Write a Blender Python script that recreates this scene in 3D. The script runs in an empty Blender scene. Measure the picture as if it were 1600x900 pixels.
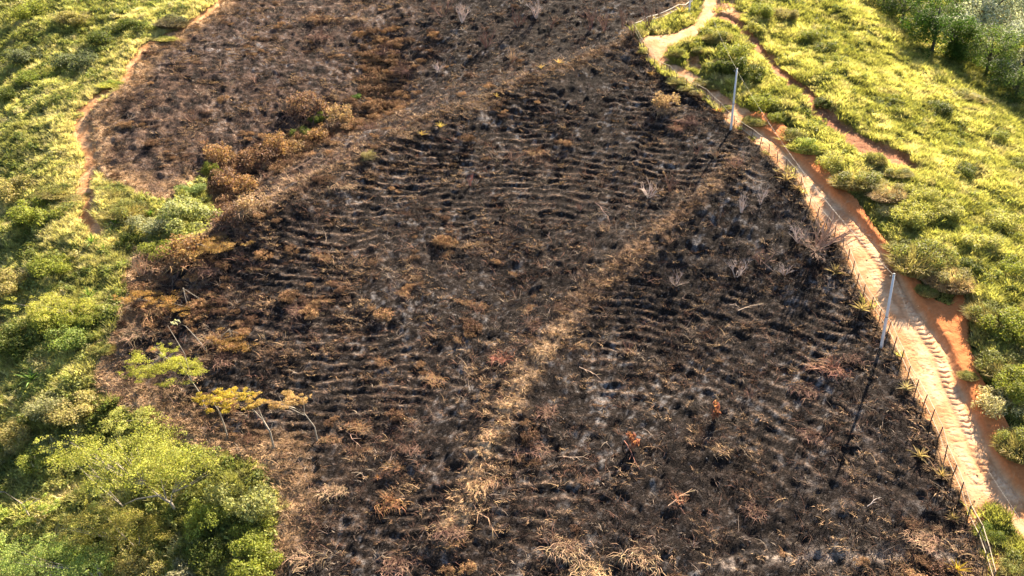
import bpy, math, random
import numpy as np
from math import radians, sin, cos, pi
S = bpy.context.scene
COL = S.collection
random.seed(7); RNG = np.random.default_rng(7)

# ------------------------------------------------------------------ camera
CAM = np.array([0.0, 0.0, 70.0]); PITCH = radians(25); FPX = 1300.0
cam = bpy.data.objects.new("camera", bpy.data.cameras.new("camera"))
COL.objects.link(cam); cam.location = CAM; cam.rotation_euler = (pi/2-PITCH, 0, 0)
cam.data.sensor_width = 36; cam.data.lens = 36*FPX/1600
cam.data.clip_end = 3000; S.camera = cam
# ------------------------------------------------------------------ light
SUN = np.array([0.40, 0.66, 0.70]); SUN = SUN/np.linalg.norm(SUN)
EL = math.asin(SUN[2]); AZ = math.atan2(SUN[0], SUN[1])
w = bpy.data.worlds.new("World"); S.world = w; w.use_nodes = True
nt = w.node_tree; nt.nodes.clear()
sky = nt.nodes.new("ShaderNodeTexSky"); sky.sky_type = 'NISHITA'; sky.sun_disc = False
sky.sun_elevation = EL; sky.sun_rotation = AZ
bg = nt.nodes.new("ShaderNodeBackground"); bg.inputs[1].default_value = 0.05
wo = nt.nodes.new("ShaderNodeOutputWorld")
nt.links.new(sky.outputs[0], bg.inputs[0]); nt.links.new(bg.outputs[0], wo.inputs[0])
from mathutils import Vector, Matrix, Euler
sl = bpy.data.lights.new("sun", 'SUN'); sl.energy = 5.0; sl.angle = radians(0.6); sl.color = (1.0, 0.83, 0.62)
so = bpy.data.objects.new("sun", sl); COL.objects.link(so)
so.rotation_euler = Vector(SUN).to_track_quat('Z', 'Y').to_euler()
S.view_settings.view_transform = 'Standard'; S.view_settings.look = 'None'
S.view_settings.exposure = 2.3; S.view_settings.gamma = 1
S.render.engine = 'CYCLES'
S.cycles.max_bounces = 5; S.cycles.transparent_max_bounces = 4

# ------------------------------------------------------------------ noise helpers
_perm = np.random.default_rng(3).permutation(256); _perm = np.concatenate([_perm, _perm, _perm])
_ang = np.random.default_rng(4).random(256)*2*pi
_gx, _gy = np.cos(_ang), np.sin(_ang)
def perlin(x, y, seed=0):
    x = np.asarray(x)+seed*17.31; y = np.asarray(y)-seed*9.73
    xi = np.floor(x).astype(int); yi = np.floor(y).astype(int)
    xf = x-xi; yf = y-yi; u = xf*xf*xf*(xf*(xf*6-15)+10); v = yf*yf*yf*(yf*(yf*6-15)+10)
    def g(ix, iy, dx, dy):
        h = _perm[_perm[ix & 255]+(iy & 255)]
        return _gx[h]*dx+_gy[h]*dy
    a = g(xi, yi, xf, yf); b = g(xi+1, yi, xf-1, yf); c = g(xi, yi+1, xf, yf-1); d = g(xi+1, yi+1, xf-1, yf-1)
    return (a+(b-a)*u+((c+(d-c)*u)-(a+(b-a)*u))*v)*1.5
def fbm(x, y, f, octs=3, seed=0):
    s = 0; a = 1.0; t = 0
    for k in range(octs):
        s = s+a*perlin(x*f, y*f, seed+k*5); t += a; a *= 0.5; f *= 2.03
    return s/t
_jx = np.random.default_rng(8).random(512); _jy = np.random.default_rng(9).random(512); _jh = np.random.default_rng(10).random(512)
def cells(x, y, f, seed=0):
    x = x*f+seed*3.3; y = y*f-seed*7.7
    xi = np.floor(x).astype(int); yi = np.floor(y).astype(int)
    best = np.full(x.shape, 9.0); hh = np.zeros(x.shape)
    for dx in (-1, 0, 1):
        for dy in (-1, 0, 1):
            h = _perm[_perm[(xi+dx) & 255]+((yi+dy) & 255)]
            d = np.hypot(xi+dx+_jx[h]-x, yi+dy+_jy[h]-y)
            m = d < best; best = np.where(m, d, best); hh = np.where(m, _jh[h], hh)
    return best, hh
def sstep(a, b, x):
    t = np.clip((x-a)/(b-a), 0, 1); return t*t*(3-2*t)

# ------------------------------------------------------------------ terrain shape
def ray(px, py):
    r = (px-800)/FPX; u = -(py-450)/FPX
    return np.array([r, cos(PITCH)+u*sin(PITCH), -sin(PITCH)+u*cos(PITCH)])
CP = [  # survey points of the hill: picture column, row, distance relative to an even 17 degree slope
 (1110,-60,1.0),(1095,0,1.0),(1005,70,1.0),(1060,125,1.0),(1160,195,1.0),(1260,295,1.0),(1380,450,1.0),(1450,600,1.0),(1530,780,1.0),(1620,920,1.0),(1750,1060,1.0),
 (1205,195,.997),(1340,300,.992),(1470,420,.988),(1560,560,.985),(1640,700,.985),(1160,70,.99),
 (1230,40,1.0),(1290,170,.992),(1400,250,.99),(1350,80,1.02),(1450,170,1.02),(1540,240,1.03),(1600,420,1.0),(1660,300,1.04),(1720,500,.99),(1760,750,1.0),(1260,-60,1.03),
 (1300,-20,1.03),(1420,-10,1.16),(1520,20,1.22),(1600,60,1.24),(1700,150,1.22),(1800,300,1.2),(1560,-80,1.25),
 (1250,450,1.035),(1100,450,1.075),(870,420,1.105),(1010,500,1.11),(800,470,1.13),(640,450,1.115),(470,450,1.105),(360,460,1.13),(200,450,1.17),(0,450,1.22),(-200,450,1.28),
 (1100,210,1.015),(950,200,1.045),(800,210,1.065),(980,90,1.012),(850,130,1.03),(745,178,1.045),(650,213,1.062),(540,275,1.077),(430,335,1.09),
 (1100,330,1.04),(950,320,1.075),(800,320,1.09),(650,330,1.09),
 (900,75,1.055),(780,110,1.11),(690,130,1.14),(600,165,1.165),(490,220,1.185),(390,300,1.185),(310,345,1.175),
 (400,100,1.12),(300,60,1.10),(155,180,1.13),(160,280,1.16),(240,240,1.15),(60,100,1.17),(0,0,1.15),(-150,150,1.26),(0,260,1.20),(550,60,1.13),(700,40,1.10),(330,0,1.10),
 (1040,0,1.01),(900,-10,1.04),(700,-30,1.08),(500,-30,1.11),(300,-60,1.11),(0,-80,1.15),(900,-120,1.05),(1200,-120,1.0),(500,-140,1.1),
 (1400,700,1.02),(1200,700,1.07),(1000,700,1.12),(600,700,1.155),(430,700,1.16),(300,680,1.175),(120,720,1.22),(0,700,1.24),(-180,700,1.3),
 (1320,580,1.035),(1100,580,1.095),(980,600,1.13),(905,540,1.115),(880,520,1.105),(955,442,1.085),(812,610,1.112),(765,700,1.125),(900,720,1.145),(690,560,1.135),(640,640,1.15),(500,580,1.13),(330,570,1.15),(150,580,1.18),
 (1500,910,1.015),(1300,900,1.05),(1000,900,1.12),(700,900,1.165),(420,900,1.19),(0,900,1.26),(-150,950,1.3),(1000,1050,1.12),(500,1050,1.18),(1500,1050,1.0),(0,1080,1.28),
 (240,400,1.165),(150,360,1.165),(130,460,1.18)]
K = 99000.0
def basep(px, py, m): return CAM+ray(px, py)*(K/(py+730)*m)
P = np.array([basep(*c) for c in CP])
SC = 50.0
def tps(r2): return 0.5*r2*np.log(r2+1e-9)
def trend(y): return 10.9+0.31*np.where(y < 230, y, 230+40*np.tanh((y-230)/40.0))
A = P[:, :2]/SC; n = len(A); dv = P[:, 2]-trend(P[:, 1])
r2 = ((A[:, None]-A[None])**2).sum(-1)
M = np.zeros((n+3, n+3)); M[:n, :n] = tps(r2)+np.eye(n)*0.0004; M[:n, n] = 1; M[:n, n+1:] = A; M[n, :n] = 1; M[n+1:, :n] = A.T
W = np.linalg.solve(M, np.concatenate([dv, np.zeros(3)]))
def Zs(x, y):
    x = np.asarray(x, float); y = np.asarray(y, float)
    xc = np.clip(x, -112, 118)/SC; yc = np.clip(y, 30, 205)/SC
    z = W[n]+W[n+1]*xc+W[n+2]*yc
    for i in range(n): z = z+W[i]*tps((xc-A[i, 0])**2+(yc-A[i, 1])**2)
    far = np.clip(np.abs(x)-112, 0, 1e9)
    return z+trend(y)-0.12*far*np.exp(-far/400)
# fast lookup grid of the smooth hill
gx = np.arange(-150, 170, 0.8); gy = np.arange(20, 270, 0.8)
GX, GY = np.meshgrid(gx, gy); GZ = Zs(GX, GY)
def bil(G, x, y, x0, y0, st):
    fx = np.clip((np.asarray(x)-x0)/st, 0, G.shape[1]-1.001); fy = np.clip((np.asarray(y)-y0)/st, 0, G.shape[0]-1.001)
    i = fx.astype(int); j = fy.astype(int); u = fx-i; v = fy-j
    return (G[j, i]*(1-u)+G[j, i+1]*u)*(1-v)+(G[j+1, i]*(1-u)+G[j+1, i+1]*u)*v
def zsm(x, y): return bil(GZ, x, y, -150, 20, 0.8)
TT = np.arange(45, 230, 0.25)
def hit(px, py, zf):
    d = ray(px, py); p = CAM[None]+d[None]*TT[:, None]
    below = p[:, 2] < zf(p[:, 0], p[:, 1])
    k = np.argmax(below) if below.any() else len(TT)-1
    lo, hi = TT[max(k-1, 0)], TT[k]
    for _ in range(12):
        m = (lo+hi)/2; q = CAM+d*m
        if q[2] < zf(q[0], q[1]): hi = m
        else: lo = m
    return CAM+d*hi, hi
def line(pts): return np.array([hit(a, b, zsm)[0] for a, b in pts])
def seg_dist(x, y, L, closed=False):
    best = np.full(x.shape, 1e9); par = np.zeros(x.shape); s = 0; side = np.zeros(x.shape)
    Q = list(range(len(L)-1))+([len(L)-1] if closed else [])
    for i in Q:
        a = L[i]; b = L[(i+1) % len(L)]
        dx, dy = b[0]-a[0], b[1]-a[1]; l2 = dx*dx+dy*dy+1e-9; l = math.sqrt(l2)
        t = np.clip(((x-a[0])*dx+(y-a[1])*dy)/l2, 0, 1)
        d = np.hypot(x-a[0]-t*dx, y-a[1]-t*dy); m = d < best
        best = np.where(m, d, best); par = np.where(m, s+t*l, par)
        side = np.where(m, np.sign(dx*(y-a[1])-dy*(x-a[0])), side); s += l
    return best, par, side
def inside(x, y, L):
    c = np.zeros(x.shape, bool); j = len(L)-1
    for i in range(len(L)):
        xi, yi, xj, yj = L[i][0], L[i][1], L[j][0], L[j][1]
        cond = ((yi > y) != (yj > y)) & (x < (xj-xi)*(y-yi)/(yj-yi+1e-12)+xi)
        c ^= cond; j = i
    return c
def poly_sd(x, y, L):  # + inside
    d, _, _ = seg_dist(x, y, L, True); return np.where(inside(x, y, L), d, -d)

ROAD = line([(1102,-8),(1096,20),(1084,38),(1052,54),(1012,66),(1000,76),(1012,92),(1036,110),(1075,130),(1105,150),(1140,185),(1165,205),(1200,232),(1240,272),(1262,312),(1285,345),(1320,395),(1336,430),(1368,486),(1400,545),(1425,590),(1450,645),(1478,700),(1498,750),(1522,795),(1556,782),(1610,858),(1614,800),(1604,712),(1570,665),(1545,625),(1528,585),(1512,540),(1513,500),(1502,455),(1492,462),(1482,484),(1462,476),(1436,446),(1404,404),(1370,364),(1338,318),(1300,282),(1268,240),(1215,190),(1170,172),(1135,150),(1106,128),(1080,112),(1052,100),(1040,88),(1046,76),(1085,60),(1106,40),(1116,15),(1122,-8)])
PATH = line([(352,-10),(345,8),(322,26),(290,44),(262,58),(232,74),(212,96),(196,124),(160,148),(136,168),(126,190),(132,215),(146,245),(138,268),(132,296),(138,320),(136,340),(152,362)])
PATH2 = line([(1128,30),(1148,42),(1165,56),(1188,84),(1215,112),(1248,138),(1268,156),(1290,182),(1312,204),(1338,224),(1362,238),(1395,250)])
BURN = line([(352,-40),(345,8),(330,24),(292,48),(262,63),(240,74),(222,92),(214,112),(192,138),(160,160),(136,185),(146,210),(150,232),(150,268),(178,288),(205,300),(225,316),(268,318),(278,296),(318,282),(335,320),(338,365),(300,388),(262,392),(235,375),(215,400),(192,432),(200,475),(188,500),(165,540),(145,580),(160,612),(205,640),(262,675),(300,700),(335,712),(372,716),(412,728),(430,752),(440,800),(425,840),(410,870),(380,890),(368,960),(368,1080),(1600,1080),(1560,960),(1543,900),(1528,850),(1503,790),(1473,710),(1443,640),(1418,590),(1383,520),(1340,450),(1318,392),(1263,327),(1243,282),(1198,242),(1143,197),(1098,152),(1048,127),(1008,97),(983,68),(998,50),(1038,32),(1073,18),(1086,-2),(1095,-60),(1095,-130),(352,-130)])
FEN = [(985,66),(1010,96),(1050,126),(1100,151),(1145,195),(1200,240),(1245,280),(1265,325),(1320,390),(1342,450),(1385,520),(1420,590),(1445,640),(1475,710),(1505,790),(1530,850),(1552,915)]
STRIP = line([(1142,268),(1100,318),(1052,356),(1000,402),(955,442),(912,478),(880,520),(842,570),(812,610),(792,655),(765,700),(742,745),(735,790),(700,850)])
CREST = line([(985,78),(930,100),(850,130),(745,178),(650,216),(590,246),(530,280),(470,312),(430,338),(385,372),(340,392)])
GULLY = line([(600,60),(590,110),(600,160),(560,185),(500,200),(440,240),(380,260),(345,300),(345,345)])
TRIM = line([(150,150),(200,480)])
# ---- grid
xs = np.concatenate([[-900,-600,-420,-300,-220,-170,-140,-125], np.arange(-112, 118.01, 0.2), [125,140,170,220,300,420,600,900]])
ys = np.concatenate([[-200,-100,-40,0,20,30,34], np.arange(36, 150, 0.19), np.arange(150, 222, 0.3), [224,228,235,250,280,330,420,560,800,1200]])
X, Y = np.meshgrid(xs, ys); ny, nx = X.shape
Z0 = np.where((X > -149) & (X < 168) & (Y > 21) & (Y < 268), zsm(X, Y), 0)
msk = ~((X > -149) & (X < 168) & (Y > 21) & (Y < 268)); Z0[msk] = Zs(X[msk], Y[msk])
def masks(x, y):
    o = {}
    wob = 0.5*fbm(x, y, 0.55, 3, 2)
    o['road_sd'] = poly_sd(x, y, ROAD)
    o['road'] = sstep(-0.25, 0.3, o['road_sd']+0.3*fbm(x, y, 0.7, 2, 3))
    o['burn_sd'] = poly_sd(x, y, BURN)
    o['burn'] = sstep(-0.25, 0.35, o['burn_sd']+wob*1.6)
    pd, ps, pside = seg_dist(x, y, PATH); o['path_d'] = pd
    o['path'] = sstep(1.4, 0.8, pd+wob*1.5)
    p2, _s2, side2 = seg_dist(x, y, PATH2); o['p2_d'] = p2
    pw = sstep(32, 40, _s2)*1.2; o['path2'] = sstep(1.6, 0.9, p2-pw+wob*1.3)
    sd, ss, _ = seg_dist(x, y, STRIP); o['strip'] = np.exp(-((sd+wob*1.3)/1.0)**2)*np.clip(sstep(-0.6, 0.15, fbm(x, y, 0.6, 2, 40)+0.12)+.7*sstep(70, 82, y), 0, 1)
    cd, cs, _ = seg_dist(x, y, CREST); o['crest'] = np.exp(-((cd+wob*1.2)/1.6)**2)
    gd, _, _ = seg_dist(x, y, GULLY); o['gully'] = np.exp(-(gd/4.0)**2)
    return o
m = masks(X, Y)
ASHB = line([(1130,884),(1200,874),(1270,868),(1350,874),(1430,866),(1490,880)])
# fence line parameters
FL = line(FEN)
# ---- relief
bigf = fbm(X, Y, 0.09, 3, 11)
Zc = Z0+0.45*bigf
hstep = 0.48
ph = (Zc+0.28*fbm(X, Y, 0.2, 2, 21)+0.07*perlin(X*.8, Y*.8, 22)+0.008*X)/hstep
fr = ph-np.floor(ph)
terr_amt = m['burn']*sstep(0.3, 2.0, m['burn_sd'])*np.clip(0.55+1.5*fbm(X, Y, 0.06, 2, 31), 0.08, 1)*np.where(Y > np.interp(X, CREST[::-1, 0], CREST[::-1, 1]), .3, 1)*sstep(50, 62, Y)
stepf = np.where(fr < 0.5, fr*0.15/0.5, 0.15+0.85*sstep(0.5, 0.97, fr))
tdisp = hstep*(stepf-fr)*terr_amt*1.7*np.clip(.8+.9*perlin(X*.45, Y*.7, 77), .2, 1.4)
lip = np.exp(-(np.minimum(fr, 1-fr)/0.085)**2)*terr_amt
c1, h1 = cells(X+0.4*fbm(X, Y, 0.8, 1, 5), Y, 1.15, 1)
c2, h2 = cells(X, Y+0.3*fbm(X, Y, 1.0, 1, 6), 0.62, 2)
mound = (0.24*np.clip(1-c1*1.3, 0, 1)*h1+0.34*np.clip(1-c2*1.15, 0, 1)*(h2 > 0.35))
pits = -0.32*np.exp(-(c1/0.22)**2)*(h1 > 0.8)
brel = mound*1.35+pits*1.3+0.13*fbm(X, Y, 1.6, 2, 7)
grel = 0.75*fbm(0.8*X+.6*Y, 0.5*(.8*Y-.6*X), 0.28, 3, 13)+0.9*fbm(0.9*X+.45*Y, 0.35*(.9*Y-.45*X), 0.11, 2, 14)+1.1*np.clip(1-c2*1.1, 0, 1)*h2*0.5+0.35*bigf
road = m['road']
# tractor tread wheelings along the road
RC = line([(1150,192),(1200,222),(1240,258),(1290,312),(1325,345),(1352,378),(1388,425),(1412,470),(1438,510),(1466,552),(1482,600),(1505,650),(1528,705),(1552,745),(1600,800)])
rd, rs, rside = seg_dist(X, Y, RC); rc = rd*rside
soil = np.maximum(m['path'], m['path2'])
ero = line([(1075,82),(1105,95),(1098,112),(1075,106)])
ero_m = sstep(-0.6, 0.4, poly_sd(X, Y, ero)+0.5*fbm(X, Y, 0.6, 2, 9))
ero2 = line([(1118,-5),(1150,12),(1160,30),(1150,52),(1128,42),(1112,22)])
ero_m2 = sstep(-0.8, 0.6, poly_sd(X, Y, ero2)+0.8*fbm(X, Y, 0.6, 2, 19))
bare = np.clip(np.maximum(np.maximum(soil, ero_m), ero_m2*0.9), 0, 1)*(1-m['burn'])
fdist, fpar, _ = seg_dist(X, Y, FL)
verge = sstep(1.9, 1.2, fdist)*(1-m['burn'])*(1-road)*(fpar > 22)
bare = np.maximum(bare, verge)
green = (1-m['burn'])*(1-road)*(1-bare)
Z0 = Z0+1.5*np.exp(-(seg_dist(X, Y, CREST)[0]/4.5)**2)-1.3*np.exp(-(seg_dist(X, Y, GULLY)[0]/3.5)**2)*sstep(2, 6, seg_dist(X, Y, CREST)[0])+1.1*np.exp(-(seg_dist(X, Y, STRIP)[0]/3.0)**2)
Z = Z0+0.35*bigf*(1-road)+m['burn']*(tdisp+brel*(1-.6*terr_amt))+green*grel*sstep(0, 1.5, -m['road_sd'])
Z += -0.15*m['path']*(1-road)-0.55*m['path2']+0.18*fbm(X, Y, 1.1, 3, 8)*bare
Z += -1.2*ero_m*(1-road)
# earth bank on the uphill side of the road
fd, fs, fside = seg_dist(X, Y, FL)
bank_d = -m['road_sd']
upper = (fside < 0) | (fside > 0)
rr = (rc > 0)  # placeholder side, resolved below
sgn = 1.0
tst = line([(1500,560),(1400,560)])
_, _, s_right = seg_dist(tst[:1, 0], tst[:1, 1], RC); right_side = s_right[0]
isr = (rside == right_side)
Z += 0.55*sstep(0.1, 1.6, bank_d)*(1-sstep(6, 16, bank_d))*isr*(1-m['burn'])
inroad_r = (isr)*(m['road_sd'] > 0)*sstep(0.55, 1.3, rd)*(rs > 0.5)
Z += 0.55*inroad_r+0.10*fbm(X, Y, 0.9, 2, 61)*inroad_r
Z += road*(0.05*fbm(X, Y, 0.5, 2, 12))-0.12*road*np.exp(-((rc*right_side-0.75)/0.3)**2)*(rs > .5)
# fine grid lookup of the finished surface (uniform resample for placing things)
fxs = np.arange(-112, 117.9, 0.25); fys = np.arange(36, 221.5, 0.25)
def lookup_build():
    ix = np.clip(np.searchsorted(xs, fxs)-1, 0, nx-2); iy = np.clip(np.searchsorted(ys, fys)-1, 0, ny-2)
    u = ((fxs-xs[ix])/(xs[ix+1]-xs[ix]))[None]; v = ((fys-ys[iy])/(ys[iy+1]-ys[iy]))[:, None]
    a = Z[np.ix_(iy, ix)]; b = Z[np.ix_(iy, ix+1)]; c = Z[np.ix_(iy+1, ix)]; d = Z[np.ix_(iy+1, ix+1)]
    return (a*(1-u)+b*u)*(1-v)+(c*(1-u)+d*u)*v
FZ = lookup_build()
def zf(x, y): return bil(FZ, x, y, fxs[0], fys[0], 0.25)
def at(px, py): return hit(px, py, zf)

# ---- ground colours (surface colours, linear; right trail soil has shadow put in)
def lerp(a, b, t): return a+(b-a)*t[..., None]
def C(*c): return np.array(c)
nA = fbm(X, Y, 0.12, 3, 51); nB = fbm(X, Y, 0.5, 3, 52); nC = fbm(X, Y, 1.7, 2, 53)
char = lerp(np.broadcast_to(C(.007, .006, .0058), X.shape+(3,)), C(.016, .012, .0105), sstep(-.3, .5, nB+0.5*nA))
back = sstep(0, 8, np.where(Y > np.interp(X, CREST[::-1, 0], CREST[::-1, 1]), Y-np.interp(X, CREST[::-1, 0], CREST[::-1, 1]), 0))*sstep(-6, -26, X)
char = lerp(char, C(.115, .073, .057), back*sstep(-.4, .4, nB+nC*.6)*0.7)
tan_amt = np.clip(m['strip']*1.5+m['crest']*0.6*sstep(-.3, .3, nB)+0.5*sstep(0.0, .5, fbm(X, Y, .045, 2, 71)+.15)*sstep(-.1, .4, nB)*sstep(10, -40, X), 0, 1)
ash = sstep(0.15, 0.5, nC*.6+nB*.55+0.25*fbm(X, Y, .1, 2, 54))
char = lerp(char, C(.20, .195, .20), ash*0.8*sstep(-.5, .3, fbm(X, Y, .07, 2, 58)+.1))
char = lerp(char, C(.26, .18, .13), lip*sstep(-.35, .25, nC+nB)*0.85)
tanc = lerp(np.broadcast_to(C(.21, .13, .08), X.shape+(3,)), C(.55, .40, .25), m['strip']*sstep(84, 66, Y))
char = lerp(char, tanc, tan_amt*sstep(-.45, .2, nC+nB*.3))
ab = np.exp(-((seg_dist(X, Y, ASHB)[0]+.5*nB)/.55)**2)*sstep(-.4, .1, nC+nB)
char = lerp(char, C(.34, .28, .24), ab*.85)
edge = np.clip(sstep(4.5, 0.0, m['burn_sd']+2.0*nA+1.2*nB), 0, 1)*sstep(3, 10, seg_dist(X, Y, FL)[0])
char = lerp(char, C(.38, .235, .125), edge*0.8)
char = lerp(char, C(.52, .36, .22), np.exp(-(m['burn_sd']/1.3)**2)*sstep(3, 10, seg_dist(X, Y, FL)[0])*.7)
gcol = lerp(np.broadcast_to(C(.055, .065, .016), X.shape+(3,)), C(.16, .15, .05), sstep(-.3, .5, nA+nB*.5))
scol = lerp(np.broadcast_to(C(.40, .20, .09), X.shape+(3,)), C(.56, .33, .18), sstep(-.2, .4, nB))
shaded_soil = lerp(np.broadcast_to(C(.20, .085, .05), X.shape+(3,)), C(.34, .15, .075), sstep(-.2, .4, nB))  # red-brown shadow of the gully painted into the right trail's soil
scol = lerp(scol, shaded_soil, np.clip(m['path2']*sstep(38, 60, Y)*sstep(0.0, 1, seg_dist(X, Y, PATH2)[1]*0+1)*0.8, 0, 1))
pale = lerp(np.broadcast_to(C(.46, .23, .11), X.shape+(3,)), C(.60, .37, .21), sstep(-.25, .35, nB+.4*nC))
rcol = lerp(np.broadcast_to(pale, X.shape+(3,)), C(.46, .165, .06), np.clip(inroad_r*1.2+0.25*sstep(0.1, .5, nB), 0, 1))
# treads
rright = rc*right_side
band = (np.exp(-((rright-0.0)/0.45)**4)+0.75*np.exp(-((rright+1.3)/0.45)**4))*(rs > .5)
rcol = lerp(rcol, C(.70, .48, .31), np.clip(band*road*0.6, 0, 1)*sstep(-.5, .2, nB))
rcol = lerp(rcol, C(.52, .27, .14), road*np.exp(-((rright+.65)/.28)**2)*0.5*(rs > .5))
col = lerp(char, gcol, 1-m['burn'])
col = lerp(col, scol, bare)
col = lerp(col, rcol, road)

def mesh_np(name, V, F, smooth=False, nper=4):
    me = bpy.data.meshes.new(name)
    V = np.asarray(V, np.float32); F = np.asarray(F, np.int32)
    me.vertices.add(len(V)); me.vertices.foreach_set("co", V.ravel())
    me.loops.add(F.size); me.loops.foreach_set("vertex_index", F.ravel())
    me.polygons.add(len(F)); me.polygons.foreach_set("loop_start", np.arange(0, F.size, nper, dtype=np.int32))
    me.polygons.foreach_set("loop_total", np.full(len(F), nper, np.int32))
    me.update(calc_edges=True)
    if smooth: me.polygons.foreach_set("use_smooth", np.ones(len(F), bool))
    return me
def addf(me, name, arr, typ='FLOAT'):
    a = me.attributes.new(name, typ, 'POINT')
    if typ == 'FLOAT': a.data.foreach_set("value", np.asarray(arr, np.float32).ravel())
    elif typ == 'INT': a.data.foreach_set("value", np.asarray(arr, np.int32).ravel())
    elif typ == 'FLOAT_VECTOR': a.data.foreach_set("vector", np.asarray(arr, np.float32).ravel())
    elif typ == 'FLOAT_COLOR':
        arr = np.concatenate([np.asarray(arr, np.float32).reshape(-1, 3), np.ones((len(arr), 1), np.float32)], 1); a.data.foreach_set("color", arr.ravel())

# ------------------------------------------------------------------ materials
def newmat(name):
    mt = bpy.data.materials.new(name); mt.use_nodes = True; t = mt.node_tree; t.nodes.clear()
    out = t.nodes.new("ShaderNodeOutputMaterial"); return mt, t, out
def N(t, typ, **kw):
    nd = t.nodes.new(typ)
    for k, v in kw.items():
        if k.startswith('_'): setattr(nd, k[1:], v)
        else: nd.inputs[k].default_value = v
    return nd
def math_n(t, op, a, b=None, clamp=False):
    nd = t.nodes.new("ShaderNodeMath"); nd.operation = op; nd.use_clamp = clamp
    for i, v in enumerate((a, b)):
        if v is None: continue
        if hasattr(v, 'links'): t.links.new(v, nd.inputs[i])
        else: nd.inputs[i].default_value = v
    return nd.outputs[0]
def ground_mat(name, fine, bumpd, ashy, scale):
    mt, t, out = newmat(name); L = t.links.new
    at_ = N(t, "ShaderNodeAttribute", _attribute_name="col"); geo = N(t, "ShaderNodeNewGeometry")
    n1 = N(t, "ShaderNodeTexNoise", Scale=scale, Detail=5.0, Roughness=0.65); L(geo.outputs["Position"], n1.inputs["Vector"])
    n2 = N(t, "ShaderNodeTexNoise", Scale=scale*3.7, Detail=3.0); L(geo.outputs["Position"], n2.inputs["Vector"])
    mr = N(t, "ShaderNodeMapRange"); L(n1.outputs[0], mr.inputs[0])
    mr.inputs[1].default_value = 0.33; mr.inputs[2].default_value = 0.67; mr.inputs[3].default_value = 1-fine; mr.inputs[4].default_value = 1+fine
    sc = N(t, "ShaderNodeVectorMath", _operation='SCALE'); L(at_.outputs["Color"], sc.inputs[0]); L(mr.outputs[0], sc.inputs["Scale"])
    last = sc.outputs[0]
    if ashy:
        v = N(t, "ShaderNodeTexNoise", Scale=2.6, Detail=6.0, Roughness=0.7); L(geo.outputs["Position"], v.inputs["Vector"])
        mm = N(t, "ShaderNodeMapRange"); L(v.outputs[0], mm.inputs[0]); mm.inputs[1].default_value = .54; mm.inputs[2].default_value = .70; mm.inputs[3].default_value = 0; mm.inputs[4].default_value = ashy*1.2
        mx = N(t, "ShaderNodeMix", _data_type='RGBA'); L(mm.outputs[0], mx.inputs[0]); L(last, mx.inputs[6]); mx.inputs[7].default_value = (.17, .15, .145, 1); last = mx.outputs[2]
        mm = N(t, "ShaderNodeMapRange"); L(n2.outputs[0], mm.inputs[0]); mm.inputs[1].default_value = .56; mm.inputs[2].default_value = .64; mm.inputs[3].default_value = 0; mm.inputs[4].default_value = .55
        mx = N(t, "ShaderNodeMix", _data_type='RGBA'); L(mm.outputs[0], mx.inputs[0]); L(last, mx.inputs[6]); mx.inputs[7].default_value = (.085, .060, .050, 1); last = mx.outputs[2]
    bs = N(t, "ShaderNodeBsdfPrincipled", Roughness=0.95); bs.inputs["Specular IOR Level"].default_value = 0.1
    L(last, bs.inputs["Base Color"])
    ad = math_n(t, 'ADD', n1.outputs[0], math_n(t, 'MULTIPLY', n2.outputs[0], 0.4))
    bp = N(t, "ShaderNodeBump", Strength=1.0, Distance=bumpd); L(ad, bp.inputs["Height"]); L(bp.outputs[0], bs.inputs["Normal"])
    L(bs.outputs[0], out.inputs[0]); return mt
M_burn = ground_mat("charred_soil", 0.85, 0.24, 0.5, 5.5)
M_green = ground_mat("grassy_soil", 0.5, 0.2, 0, 3.0)
M_road = ground_mat("packed_earth", 0.13, 0.05, 0, 3.5)
M_path = ground_mat("loose_earth", 0.25, 0.12, 0, 3.0)

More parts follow.
